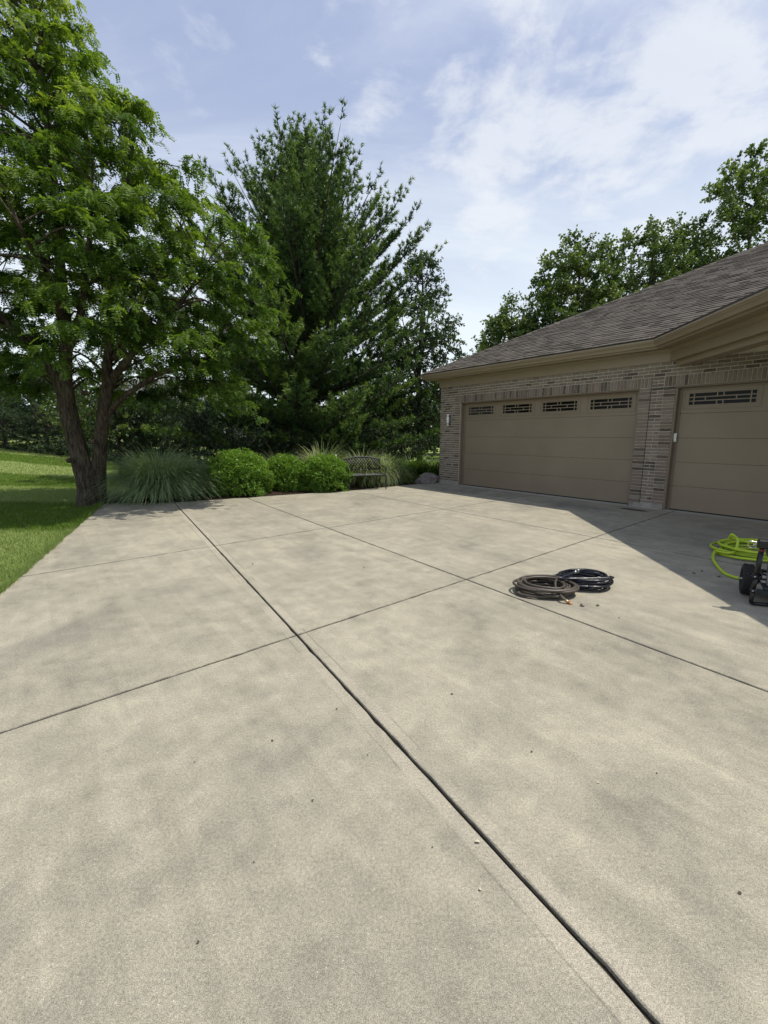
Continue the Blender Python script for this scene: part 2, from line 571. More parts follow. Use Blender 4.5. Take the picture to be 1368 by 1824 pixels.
def mat_blade():
    m, t = new_mat('lawn_blade')
    g = t.n('ShaderNodeNewGeometry')
    pos = g.outputs['Position']
    c = t.mix(stripe_fac(t, pos), (0.085, 0.160, 0.014), (0.245, 0.325, 0.095))  # blades carry the same painted sheen bands as the turf
    c = t.mix(t.rng(g.outputs['Random Per Island'], 0.35, 1.0, 0, 0.6), c, (0.200, 0.300, 0.050))
    c = t.mix(t.math('GREATER_THAN', g.outputs['Random Per Island'], 0.96), c, (0.26, 0.22, 0.10))
    p = principled(t, c, 0.6, spec=0.25)
    tr = t.n('ShaderNodeBsdfTranslucent', None, Color=c)
    mx = t.n('ShaderNodeMixShader', None, i0=0.3)
    t.t.links.new(p, mx.inputs[1]); t.t.links.new(tr.outputs[0], mx.inputs[2])
    return finish(m, t, mx.outputs[0])


def mat_bark(name, lo, hi, scale=1.0):
    m, t = new_mat(name)
    pos = t.n('ShaderNodeNewGeometry').outputs['Position']
    st = t.n('ShaderNodeMapping', None, Vector=pos, Scale=(16 * scale, 16 * scale, 2.6 * scale)).outputs[0]
    nz = t.noise(st, 1.6, 6, 0.65, 0.6)
    c = t.ramp(nz, [(0.32, tuple(x * 0.35 for x in lo)), (0.46, lo), (0.68, hi)])
    c = t.mix(t.rng(t.noise(pos, 2.5, 4), 0.5, 0.7, 0, 0.35), c, (0.13, 0.13, 0.085))
    return finish(m, t, principled(t, c, 0.95, bump=nz, bstr=1.0, bdist=0.045, spec=0.1))


def mat_mulch():
    m, t = new_mat('mulch')
    g = t.n('ShaderNodeNewGeometry')
    pos = g.outputs['Position']
    c = t.ramp(t.math('ADD', t.math('MULTIPLY', t.noise(pos, 30, 4, 0.7), 0.6), t.math('MULTIPLY', g.outputs['Random Per Island'], 0.4)),
               [(0.25, (0.012, 0.009, 0.007)), (0.5, (0.035, 0.024, 0.018)), (0.75, (0.085, 0.058, 0.042))])
    return finish(m, t, principled(t, c, 0.95, bump=t.noise(pos, 40, 3), bstr=1, bdist=0.03, spec=0.1))


def mat_rock():
    m, t = new_mat('boulder_stone')
    pos = t.n('ShaderNodeNewGeometry').outputs['Position']
    nz = t.noise(pos, 14, 6, 0.7)
    c = t.ramp(nz, [(0.3, (0.06, 0.05, 0.047)), (0.5, (0.16, 0.135, 0.128)), (0.7, (0.28, 0.245, 0.23))])
    return finish(m, t, principled(t, c, 0.9, bump=nz, bstr=0.8, bdist=0.04))


def mat_wood_panel(name, c0):
    """painted steel door skin with a fine embossed woodgrain"""
    m, t = new_mat(name)
    pos = t.n('ShaderNodeNewGeometry').outputs['Position']
    s, n = wall_sn(t, pos)
    z = t.n('ShaderNodeSeparateXYZ', None, i0=pos).outputs[2]
    v = t.n('ShaderNodeCombineXYZ', None, X=t.math('MULTIPLY', s, 2.2), Y=t.math('MULTIPLY', z, 42), Z=0.0).outputs[0]
    gr = t.noise(v, 1.5, 4, 0.6, 0.4)
    c = t.mix(t.rng(t.noise(pos, 0.9, 4), 0.35, 0.7), tuple(x * 0.94 for x in c0), tuple(x * 1.05 for x in c0))
    c = t.mix(t.math('MULTIPLY', t.rng(z, 0.0, 0.45, 1, 0), t.rng(t.noise(pos, 3.2, 5, 0.65), 0.45, 0.75, 0, 0.35)), c, (0.20, 0.155, 0.115))
    return finish(m, t, principled(t, c, 0.42, bump=gr, bstr=0.5, bdist=0.004, spec=0.4))


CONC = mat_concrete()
BRICK = mat_brick()
SHINGLE = mat_shingle()
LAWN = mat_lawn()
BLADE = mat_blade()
BARK = mat_bark('locust_bark', (0.055, 0.043, 0.033), (0.135, 0.112, 0.085))
PBARK = mat_bark('pine_bark', (0.05, 0.042, 0.036), (0.12, 0.10, 0.085))
MULCH = mat_mulch()
ROCK = mat_rock()
MORTAR = simple('mortar', (0.54, 0.50, 0.425), 0.95, var=0.18, scale=12, bump=0.4, spec=0.2)
TRIM = simple('taupe_trim_paint', (0.262, 0.207, 0.142), 0.42, var=0.06, scale=2, spec=0.45)
DOOR = mat_wood_panel('door_paint', (0.232, 0.184, 0.130))
JAMB = simple('jamb_paint', (0.190, 0.145, 0.105), 0.5, var=0.08, scale=3)
DRIP = simple('drip_edge_metal', (0.03, 0.026, 0.023), 0.5, var=0.1)
FOUND = simple('foundation_concrete', (0.30, 0.285, 0.25), 0.9, var=0.2, scale=9, bump=0.4, dirt=(0.12, 0.11, 0.1))
JOINT = simple('joint_dirt', (0.030, 0.027, 0.022), 0.95, var=0.4, scale=40, bump=0.5, spec=0.1)
PANE = simple('dark_window_glass', (0.005, 0.005, 0.006), 0.12, var=0.1, spec=0.12)
SEAL = simple('black_rubber_seal', (0.02, 0.019, 0.018), 0.7)
BENCHM = simple('bench_cast_metal', (0.014, 0.020, 0.018), 0.55, 0.0, var=0.25, scale=20)
BLACK = simple('black_steel', (0.012, 0.012, 0.013), 0.32, 0.2, var=0.2, scale=20)
RUBBER = simple('tyre_rubber', (0.012, 0.012, 0.012), 0.8, var=0.3, scale=40, bump=0.4)
CHROME = simple('chrome', (0.42, 0.42, 0.42), 0.25, 1.0)
BRASS = simple('brass_fitting', (0.50, 0.30, 0.16), 0.3, 0.9)
REDP = simple('red_plastic', (0.45, 0.03, 0.02), 0.35)
ENGINE = simple('engine_alloy', (0.30, 0.30, 0.30), 0.4, 0.7, var=0.3, scale=30)
HOSEB = simple('brown_hose_rubber', (0.060, 0.048, 0.036), 0.5, var=0.25, scale=12)
HOSEK = simple('black_hose_rubber', (0.008, 0.010, 0.018), 0.28, var=0.2, scale=12)
HOSEG = simple('lime_hose_rubber', (0.42, 0.56, 0.03), 0.42, var=0.12, scale=10)
HOSEE = simple('hose_end_sleeve', (0.08, 0.11, 0.14), 0.5)
WHITEP = simple('white_plastic', (0.72, 0.72, 0.70), 0.4)
GLASSW = simple('frosted_lamp_glass', (0.78, 0.77, 0.74), 0.25, var=0.03)
PEWTER = simple('pewter_metal', (0.16, 0.155, 0.15), 0.4, 0.6)
SIDING = simple('pale_siding', (0.42, 0.41, 0.40), 0.7, var=0.08)
FARROOF = simple('grey_far_shingle', (0.17, 0.17, 0.18), 0.9, var=0.2, scale=3)

LOCUST = leaf_mat('locust_leaf', [(0.0, (0.026, 0.056, 0.012)), (0.45, (0.080, 0.150, 0.024)), (0.8, (0.165, 0.250, 0.038)), (1.0, (0.270, 0.335, 0.058))], 0.42)
NEEDLE = leaf_mat('pine_needle', [(0.0, (0.016, 0.032, 0.013)), (0.45, (0.046, 0.090, 0.028)), (0.75, (0.105, 0.180, 0.040)), (1.0, (0.200, 0.285, 0.055))], 0.20, 0.5)
SPRUCE = leaf_mat('spruce_needle', [(0.0, (0.014, 0.028, 0.015)), (0.5, (0.036, 0.067, 0.031)), (1.0, (0.105, 0.147, 0.070))], 0.15, 0.6)
BROAD = leaf_mat('broad_leaf', [(0.0, (0.020, 0.039, 0.013)), (0.5, (0.063, 0.109, 0.028)), (1.0, (0.154, 0.210, 0.056))], 0.35, 0.45)
PEARL = leaf_mat('glossy_dark_leaf', [(0.0, (0.020, 0.038, 0.017)), (0.5, (0.053, 0.095, 0.034)), (1.0, (0.133, 0.189, 0.066))], 0.25, 0.35, spec=0.5)
SHRUB = leaf_mat('shrub_leaf', [(0.0, (0.040, 0.090, 0.016)), (0.5, (0.121, 0.233, 0.031)), (1.0, (0.265, 0.404, 0.053))], 0.38, 0.45)
MISC = leaf_mat('silver_grass_blade', [(0.0, (0.125, 0.190, 0.091)), (0.5, (0.264, 0.365, 0.190)), (1.0, (0.554, 0.600, 0.378))], 0.3, 0.5)
VARI = leaf_mat('variegated_grass_blade', [(0.0, (0.111, 0.166, 0.071)), (0.5, (0.285, 0.348, 0.166)), (1.0, (0.600, 0.600, 0.428))], 0.3, 0.5)
LILY = leaf_mat('lily_leaf', [(0.0, (0.039, 0.081, 0.013)), (0.5, (0.098, 0.176, 0.026)), (1.0, (0.247, 0.325, 0.052))], 0.35, 0.45)


# ================================================================== THE SETTING
def zt(x, y):
    """height of the lawn: flat by the drive, climbing to the far left"""
    x = np.asarray(x, float); y = np.asarray(y, float)
    sm = lambda v: np.clip(v, 0, 1) ** 2 * (3 - 2 * np.clip(v, 0, 1))
    up = np.minimum(0.078 * np.maximum(0, -x - 11.5), 1.5) * sm((y - 8) / 12)
    return up - 0.040


gx = np.unique(np.concatenate([np.linspace(-900, -60, 12), np.linspace(-60, -4, 57), np.linspace(-4, 40, 12), np.linspace(40, 900, 12)]))
gy = np.unique(np.concatenate([np.linspace(-60, 0, 6), np.linspace(0, 50, 51), np.linspace(50, 1400, 16)]))
GX, GY = np.meshgrid(gx, gy)
V = np.stack([GX.ravel(), GY.ravel(), zt(GX, GY).ravel()], 1)
nx = len(gx)
ii, jj = np.meshgrid(np.arange(nx - 1), np.arange(len(gy) - 1))
a = (jj * nx + ii).ravel()
F = np.stack([a, a + 1, a + nx + 1, a + nx], 1)
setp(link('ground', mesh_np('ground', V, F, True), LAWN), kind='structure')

# ------------------------------------------------------------------ driveway: slabs with real joints
BACK = {'W': -0.15, 'L3': -0.10, 'L2': -0.53, 'L1': -0.76, 'LE': -1.55}


def cross(L, B):
    s = (B[0] + B[1] * L[0]) / (1 - B[1] * L[1])
    return np.array([s, L[0] + L[1] * s])


LW = (-0.16, 0.0)
FRONT = (15.0, 0.0)
lines = {'W': LW, 'L3': L3, 'L2': L2, 'L1': L1, 'LE': LE}


def bk(k):
    return np.array([BACK[k], lines[k][0] + lines[k][1] * BACK[k]])


outline = [bk('LE'), bk('L1'), bk('L2'), bk('L3'), bk('W'), cross(LW, FRONT), cross(LE, FRONT)]
mb = MB()
mb.add([W(p[0], p[1], -0.020) for p in outline], [range(len(outline))])
drive = mb.obj('driveway', JOINT)
setp(drive, kind='structure')
prng = random.Random(3)


def slab(corners, gaps):
    """corners in (s, n), one half-gap per edge (edge i from corner i to i+1)"""
    C = [np.array(c, float) for c in corners]
    N = len(C)
    cen = sum(C) / N
    eq = []
    for i in range(N):
        d = C[(i + 1) % N] - C[i]; d /= np.linalg.norm(d)
        nn = np.array([d[1], -d[0]])
        if nn @ (cen - C[i]) < 0: nn = -nn
        eq.append((nn, nn @ C[i] + gaps[i]))
    P = []
    for i in range(N):
        (n1, c1), (n2, c2) = eq[i - 1], eq[i]
        P.append(np.linalg.solve(np.array([n1, n2]), np.array([c1, c2])))
    ring, inner = [], []
    for i in range(N):
        p, q = P[i], P[(i + 1) % N]
        L = np.linalg.norm(q - p); k = max(2, int(L / 0.09))
        nn = eq[i][0]
        for j in range(k):
            x = p + (q - p) * j / k
            jit = prng.uniform(-0.0012, 0.0020) if 0 < j < k else 0
            if prng.random() < 0.06: jit += prng.uniform(0.003, 0.010)
            e = nn if j else (nn + eq[i - 1][0])
            ring.append(x + nn * jit)
            inner.append(x + nn * jit + e * prng.uniform(0.004, 0.007))
    M = len(ring)
    V = [W(p[0], p[1], -0.10) for p in ring] + [W(p[0], p[1], -0.0045) for p in ring] + [W(p[0], p[1], 0.0) for p in inner]
    F = [tuple(range(2 * M, 3 * M))]
    for k in range(2):
        for i in range(M):
            j = (i + 1) % M
            F.append((k * M + i, k * M + j, (k + 1) * M + j, (k + 1) * M + i))
    mb = MB(); mb.add(V, F)
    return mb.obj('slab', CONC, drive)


WG, NG, EG = 0.0078, 0.0065, 0.0
bands = [('W', 'L3', EG, NG), ('L3', 'L2', NG, 0.0085), ('L2', 'L1', 0.0085, WG), ('L1', 'LE', WG, EG)]
for (ka, kb, ga, gb) in bands:
    la, lb = lines[ka], lines[kb]
    rows = [(bk(ka), bk(kb), EG)]
    if ka == 'L1':
        BX = (0.85, 0.02)
        rows.append((cross(la, BX), cross(lb, BX), 0.0055))
    rows += [(cross(la, b), cross(lb, b), g) for b, g in ((B2, 0.0065), (B1, NG), (B0, NG), (FRONT, EG))]
    for (a0, b0, g0), (a1, b1, g1) in zip(rows, rows[1:]):
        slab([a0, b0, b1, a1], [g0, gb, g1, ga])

# ------------------------------------------------------------------ mulch bed
bed = [W(*bk('LE')), W(*bk('L1')), W(*bk('L2')), W(*bk('L3')), W(*bk('W')), W(-0.2, -0.6), W(-2.4, -0.4), W(-3.6, 2.0), W(-4.0, 6.0), W(-3.3, 8.8)]
mb = MB()
cen = sum(bed) / len(bed)
mid_ring = [p * 0.55 + cen * 0.45 for p in bed]
N = len(bed)
Vb = [(p[0], p[1], -0.03) for p in bed] + [(p[0], p[1], 0.06) for p in mid_ring] + [(cen[0], cen[1], 0.10)]
Fb = [(i, (i + 1) % N, N + (i + 1) % N, N + i) for i in range(N)] + [(N + i, N + (i + 1) % N, 2 * N) for i in range(N)]
mb.add(Vb, Fb, True)
bedo = setp(mb.obj('mulch_bed', MULCH), kind='structure')


def in_poly(P, poly):
    x, y = P[:, 0], P[:, 1]
    c = np.zeros(len(P), bool)
    n = len(poly)
    for i in range(n):
        x0, y0 = poly[i][:2]; x1, y1 = poly[i - 1][:2]
        k = ((y0 > y) != (y1 > y)) & (x < (x1 - x0) * (y - y0) / (y1 - y0 + 1e-12) + x0)
        c ^= k
    return c


lo = np.min([p[:2] for p in bed], 0); hi = np.max([p[:2] for p in bed], 0)
P = rng.uniform(lo, hi, (15000, 2)); P = P[in_poly(P, bed)]
# keep the front metre of the bed dense, that is what shows
sN = np.stack([(P - O[:2]) @ DR[:2], (P - O[:2]) @ NR[:2]], 1)
P = P[sN[:, 0] > -2.2]
k = len(P)
ang = rng.uniform(0, 2 * math.pi, k); L = rng.uniform(0.012, 0.035, k); wd = rng.uniform(0.005, 0.010, k)
d = np.stack([np.cos(ang), np.sin(ang), rng.uniform(-0.5, 0.5, k)], 1); b = np.stack([-np.sin(ang), np.cos(ang), rng.uniform(-0.4, 0.4, k)], 1)
base = np.column_stack([P, rng.uniform(-0.005, 0.035, k)])
V = np.stack([base - d * L[:, None] - b * wd[:, None], base + d * L[:, None] - b * wd[:, None], base + d * L[:, None] + b * wd[:, None], base - d * L[:, None] + b * wd[:, None]], 1).reshape(-1, 3)
chips = link('mulch_chips', mesh_np('mulch_chips', V, np.arange(len(V)).reshape(-1, 4)), MULCH)
setp(chips, 'dark brown shredded bark mulch covering the planting bed', 'mulch', kind='stuff')

# ------------------------------------------------------------------ lawn grass blades
def lawn_blades():
    n = 265000
    r = rng.uniform(0, 1, n)
    Y = 2.5 + 27 * r ** 2.1
    az = np.where(rng.random(n) < 0.78, rng.uniform(R(-47), R(-24), n), rng.uniform(R(-66), R(-47), n))
    X = Y * np.tan(az)
    Pxy = np.stack([X, Y], 1)
    s = (Pxy - O[:2]) @ DR[:2]; nn = (Pxy - O[:2]) @ NR[:2]
    keep = (nn > LE[0] + LE[1] * s + 0.012 * rng.standard_normal(n)) & (Y < 30)
    keep &= ~in_poly(Pxy, bed)
    # the back lawn beyond the bed, right of the shrubs
    Pxy = Pxy[keep]; s = s[keep]; nn = nn[keep]; k = len(Pxy)
    edge = np.clip(1 - (nn - LE[0] - LE[1] * s) / 0.35, 0, 1)
    h = rng.uniform(0.028, 0.055, k) * (1 + 0.8 * edge * rng.uniform(0.3, 1, k))
    wd = 0.0032 + 0.00042 * Pxy[:, 1]
    ang = rng.uniform(0, 2 * math.pi, k)
    lean = rng.uniform(0.1, 0.9, k) * h
    z0 = zt(Pxy[:, 0], Pxy[:, 1]) - 0.004
    p0 = np.column_stack([Pxy, z0])
    side = np.stack([np.cos(ang) * wd, np.sin(ang) * wd, np.zeros(k)], 1)
    a2 = rng.uniform(0, 2 * math.pi, k)
    tip = p0 + np.stack([np.cos(a2) * lean, np.sin(a2) * lean, h], 1)
    # ragged edge: longer, partly dry blades flopping over the concrete
    m = 9000
    se = rng.uniform(-1.6, 9.5, m)
    clump = 0.5 + 0.5 * np.sin(se * 9.0) * np.sin(se * 3.7 + 1)
    ne = LE[0] + LE[1] * se + rng.uniform(-0.004, 0.05, m)
    pe = np.stack([O[0] + DR[0] * se + NR[0] * ne, O[1] + DR[1] * se + NR[1] * ne, np.full(m, -0.035)], 1)
    he = rng.uniform(0.04, 0.11, m) * (0.5 + clump)
    ae = rng.uniform(0, 2 * math.pi, m)
    we = (0.003 + 0.0004 * pe[:, 1])[:, None]
    sde = np.stack([np.cos(ae), np.sin(ae), np.zeros(m)], 1) * we
    te = pe - NR * (he * rng.uniform(-0.3, 0.8, m))[:, None] + rng.normal(0, 0.012, (m, 3)) * [1, 1, 0] + np.outer(he, [0, 0, 1])
    V = np.concatenate([np.stack([p0 - side, p0 + side, tip], 1).reshape(-1, 3), np.stack([pe - sde, pe + sde, te], 1).reshape(-1, 3)])
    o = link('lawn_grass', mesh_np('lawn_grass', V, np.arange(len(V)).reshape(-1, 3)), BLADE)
    setp(o, 'mown green lawn grass in stripes left of the driveway', 'grass', kind='stuff')


lawn_blades()

# ================================================================== THE GARAGE
A0, DW, PIER, DH, BH = 0.813, 4.88, 0.645, 2.42, 2.885
S1a, S1b = A0, A0 + DW
S2a, S2b = A0 + DW + PIER, A0 + DW + PIER + 2.74
SEND = 11.6
FZ = 0.10                                             # foundation height
garage = empty('garage', (0, 0, 0), 0, 'brick garage with taupe double and single doors under a brown shingle roof', 'garage')
garage.matrix_world = WM
# from here x = s, y = -n


def gbox(name, mat, lo, hi, parent=garage, b=0.0):
    mb = MB()
    (mb.bbox(lo, hi, b) if b else mb.box(lo, hi))
    return mb.obj(name, mat, parent)


# wall core with its two openings (mortar face 9 mm behind the brick faces)
mb = MB()
y0, y1 = 0.009, 0.24
zt_ = 3.10
for (x0, x1, z0, z1) in ((0.009, S1a, FZ, DH), (S1b, S2a, FZ, DH), (S2b, SEND, FZ, DH), (0.009, SEND, DH, zt_)):
    mb.box((x0, y0, z0), (x1, y1, z1))
mb.box((0.009, y1 + 0.001, 0.0), (0.24, 9.0, zt_))
mb.box((0.24, 8.8, 0.0), (SEND, 9.0, zt_))
mb.box((SEND - 0.24, y1 + 0.001, 0.0), (SEND, 8.8, zt_))
wallo = mb.obj('brick_wall', MORTAR, garage)
for (x0, x1) in ((0.004, S1a - 0.004), (S1b + 0.004, S2a - 0.004), (S2b + 0.004, SEND)):
    gbox('foundation', FOUND, (x0, -0.004, -0.05), (x1, 0.235, FZ), b=0.006)

# bricks ---------------------------------------------------------------
CH = (DH - FZ) / 35.0                                 # course height
MJ = 0.0125
bricks = []                                           # (x centre, z centre, w, h, proud)


def course(x0, x1, z, off, unit=0.2045, proud=0.0):
    x = x0
    first = True
    while x < x1 - 0.02:
        L = (off if first and off > 0 else unit)
        first = False
        L = min(L, x1 - x)
        if x1 - (x + L) < 0.045: L = x1 - x
        bricks.append((x + L / 2, z + CH / 2, L - MJ, CH - MJ, proud + prng.uniform(-0.0015, 0.0015)))
        x += L


QW = 0.208
for i in range(35):
    z = FZ + i * CH
    # left pier: running bond and a quoin strip beside the door
    course(0.0, S1a - QW, z, 0.1 if i % 2 else 0.0)
    course(S1a - QW, S1a, z, 0.0, QW, 0.004)
    # middle pier: two quoin strips with a bonded panel between
    course(S1b, S1b + QW, z, 0.0, QW, 0.006)
    course(S2a - QW, S2a, z, 0.0, QW, 0.006)
    course(S1b + QW + 0.010, S2a - QW - 0.002, z, 0.109 if i % 2 else 0.0, 0.217)
    course(S2b, S2b + QW, z, 0.0, QW, 0.004)
    course(S2b + QW, S2b + 1.0, z, 0.1 if i % 2 else 0.0)
SOLH = 0.200
for (x0, x1) in ((S1a - QW, S1b + QW), (S2a - QW, S2b + QW)):
    n = round((x1 - x0) / 0.0675)
    u = (x1 - x0) / n
    for i in range(n):
        bricks.append((x0 + (i + 0.5) * u, DH + SOLH / 2, u - MJ, SOLH - MJ, 0.004 + prng.uniform(-0.0015, 0.0015)))
for i in range(3):
    z = DH + i * SOLH / 3
    old = CH; CH = SOLH / 3
    course(0.0, S1a - QW, z, 0.1 if i % 2 else 0.0)
    course(S1b + QW + 0.010, S2a - QW - 0.002, z, 0.109 if i % 2 else 0.0, 0.217)
    course(S2b + QW, SEND, z, 0.1 if i % 2 else 0.0)
    CH = old
for i in range(4):
    old = CH; CH = (BH - DH - SOLH) / 4
    course(0.0, SEND, DH + SOLH + i * CH, 0.1 if i % 2 else 0.0)
    CH = old


def brick_shape(w_, h_):
    """face 0 at y=0, chamfered front, open back"""
    b = 0.0035
    x, z = w_ / 2, h_ / 2
    V = [(-x, 0.015, -z), (x, 0.015, -z), (x, 0.015, z), (-x, 0.015, z),
         (-x, b, -z), (x, b, -z), (x, b, z), (-x, b, z),
         (-x + b, 0, -z + b), (x - b, 0, -z + b), (x - b, 0, z - b), (-x + b, 0, z - b)]
    F = [(8, 9, 10, 11)]
    for k in (0, 4):
        for i in range(4):
            j = (i + 1) % 4
            F.append((k + i, k + j, k + 4 + j, k + 4 + i))
    return V, F


def in_view(p):
    d = np.asarray(p, float) - np.array([0, 0, CAM_H])
    zc_ = d[1] * CP - d[2] * SP
    if zc_ < 0.2: return 0
    u = 684 + FPX * d[0] / zc_
    v = 912 - FPX * (d[1] * SP + d[2] * CP) / zc_
    return 1.0 / zc_ if (-5 < u < 1373 and -5 < v < 1829) else 0


ranked = sorted(bricks, key=lambda q: -(in_view(W(q[0], 0, q[1])) ** 2 * q[2] * q[3]))
cache = {}
rest = MB()
for i, (x, z, w_, h_, pr) in enumerate(ranked):
    if i < 300:
        key = (round(w_, 2), round(h_, 2))
        if key not in cache:
            Vq, Fq = brick_shape(w_, h_)
            m_ = MB(); m_.add(Vq, Fq)
            cache[key] = m_.mesh('brick'); cache[key].materials.append(BRICK)
        o = link('brick', cache[key], None, wallo)
        o.location = (x, -pr, z)
    else:
        Vq, Fq = brick_shape(w_, h_)
        rest.add([(a_ + x, b_ - pr, c_ + z) for a_, b_, c_ in Vq], Fq)
setp(rest.obj('bricks', BRICK, wallo), kind='stuff')
# the open vertical control joint in the pier
gbox('control_joint', SEAL, (S1b + QW + 0.0005, 0.003, FZ), (S1b + QW + 0.0095, 0.012, DH + 0.2), wallo)


# garage doors -----------------------------------------------------------
def garage_door(x0, x1, nwin, label):
    wid = x1 - x0
    # jamb boards and head
    for nm, lo, hi in (('door_jamb', (x0, 0.02, 0.002), (x0 + 0.035, 0.20, DH - 0.036)), ('door_jamb', (x1 - 0.035, 0.02, 0.002), (x1, 0.20, DH - 0.036)),
                       ('door_head', (x0, 0.02, DH - 0.035), (x1, 0.20, DH - 0.001))):
        gbox(nm, JAMB, lo, hi, b=0.003)
    gbox('lintel_angle', JAMB, (x0 - 0.0, -0.004, DH - 0.0125), (x1, 0.019, DH - 0.0005))
    yd = 0.150
    for nm, lo, hi in (('door_stop', (x0 + 0.0355, yd - 0.016, 0.004), (x0 + 0.080, yd - 0.003, DH - 0.075)), ('door_stop', (x1 - 0.080, yd - 0.016, 0.004), (x1 - 0.0355, yd - 0.003, DH - 0.075)),
                       ('door_stop', (x0 + 0.0355, yd - 0.016, DH - 0.0745), (x1 - 0.0355, yd - 0.003, DH - 0.0355))):
        gbox(nm, JAMB, lo, hi, b=0.002)
    dx0, dx1 = x0 + 0.04, x1 - 0.04
    mb = MB()
    mb.box((dx0, yd + 0.03, 0.02), (dx1, yd + 0.045, DH - 0.04))
    door = mb.obj('garage_door', DOOR, garage)
    door['label'] = label
    hs = (DH - 0.05 - 0.02) / 5
    for k in range(4):
        m_ = MB(); m_.bbox((dx0, yd, 0.02 + k * hs + 0.0012), (dx1, yd + 0.028, 0.02 + (k + 1) * hs - 0.0012), 0.004)
        m_.obj('door_panel', DOOR, door)
    m_ = MB(); m_.box((dx0, yd - 0.004, 0.002), (dx1, yd + 0.026, 0.0195)); m_.obj('bottom_seal', SEAL, door)
    # glazed top section
    zt0, zt1 = 0.02 + 4 * hs + 0.0025, DH - 0.05
    pitch = (dx1 - dx0) / nwin
    gh0, gh1 = zt0 + 0.155, zt0 + 0.365                # glass opening heights
    m_ = MB()
    m_.box((dx0, yd, zt0), (dx1, yd + 0.028, gh0)); m_.box((dx0, yd, gh1), (dx1, yd + 0.028, zt1))
    gxs = []
    for k in range(nwin):
        gxs.append((dx0 + pitch * k + 0.16, dx0 + pitch * (k + 1) - 0.16))
    xs = [dx0] + [q for g_ in gxs for q in g_] + [dx1]
    for k in range(0, len(xs), 2):
        m_.box((xs[k], yd + 0.0006, gh0), (xs[k + 1], yd + 0.0274, gh1))
    m_.obj('top_section', DOOR, door)
    for (g0, g1) in gxs:
        # raised picture-frame moulding
        f_ = MB()
        ox, oz = 0.085, 0.085
        for (q0, q1) in (((g0 - ox, gh0 - oz), (g1 + ox, gh0 - oz + 0.022)), ((g0 - ox, gh1 + oz - 0.022), (g1 + ox, gh1 + oz)),
                         ((g0 - ox, gh0 - oz + 0.022), (g0 - ox + 0.022, gh1 + oz - 0.022)), ((g1 + ox - 0.022, gh0 - oz + 0.022), (g1 + ox, gh1 + oz - 0.022))):
            f_.bbox((q0[0], yd - 0.009, q0[1]), (q1[0], yd + 0.001, q1[1]), 0.003)
        for (q0, q1) in (((g0 - 0.02, gh0 - 0.02), (g1 + 0.02, gh0)), ((g0 - 0.02, gh1), (g1 + 0.02, gh1 + 0.02)), ((g0 - 0.02, gh0), (g0, gh1)), ((g1, gh0), (g1 + 0.02, gh1))):
            f_.bbox((q0[0], yd - 0.007, q0[1]), (q1[0], yd + 0.001, q1[1]), 0.002)
        f_.obj('window_frame', DOOR, door)
        p_ = MB(); p_.box((g0, yd + 0.016, gh0), (g1, yd + 0.022, gh1)); p_.obj('window_pane', PANE, door)
        # prairie grille: two rails, end stiles and staggered short bars
        g_ = MB()
        gw, gh = g1 - g0, gh1 - gh0
        bw = 0.018
        rows = [gh0 + gh / 3, gh0 + 2 * gh / 3]
        for zr in rows: g_.box((g0, yd + 0.004, zr - bw / 2), (g1, yd + 0.014, zr + bw / 2))
        for fx in (0.075, 0.925): g_.box((g0 + gw * fx - bw / 2, yd + 0.0035, gh0), (g0 + gw * fx + bw / 2, yd + 0.0135, gh1))
        cells = [(gh0, rows[0] - bw / 2), (rows[0] + bw / 2, rows[1] - bw / 2), (rows[1] + bw / 2, gh1)]
        for ci, fxs in ((0, (0.435, 0.53)), (2, (0.435, 0.53)), (1, (0.255, 0.72))):
            for fx in fxs: g_.box((g0 + gw * fx - bw / 2, yd + 0.0045, cells[ci][0]), (g0 + gw * fx + bw / 2, yd + 0.0145, cells[ci][1]))
        g_.obj('window_grille', DOOR, door)
    return door


garage_door(S1a, S1b, 4, 'wide taupe double door with four grilled windows')
garage_door(S2a, S2b, 2, 'taupe single door deep in the shade of the eave')

# eaves --------------------------------------------------------------------
# plan path in world metres, then everything goes under the garage in its own frame
D2 = np.array([-math.sin(YAW - math.pi + math.pi / 4), -math.cos(YAW - math.pi + math.pi / 4), 0.0])   # run of the angled eave, toward the camera
N2 = np.array([D2[1], -D2[0], 0.0])
mitre = (NR + N2) / (1 + NR @ N2)
Cg = W(6.02, 0.45)
C0 = Cg - 0.45 * mitre
E0 = C0 + D2 * 6.4
WMi = WM.inverted()
path_w = [W(0, -9.4), W(0, 0), C0, E0]
path = [np.array(WMi @ Vector(p)) for p in path_w]
# in the local frame y is flipped, so outward is (-d.y, d.x): mirror offsets by sweeping in world, then converting


def gsweep(name, mat, prof, pts=path_w, parent=garage):
    V_, F_ = sweep(pts, prof)
    mb = MB(); mb.add([tuple(WMi @ Vector(p)) for p in V_], F_)
    return mb.obj(name, mat, parent)


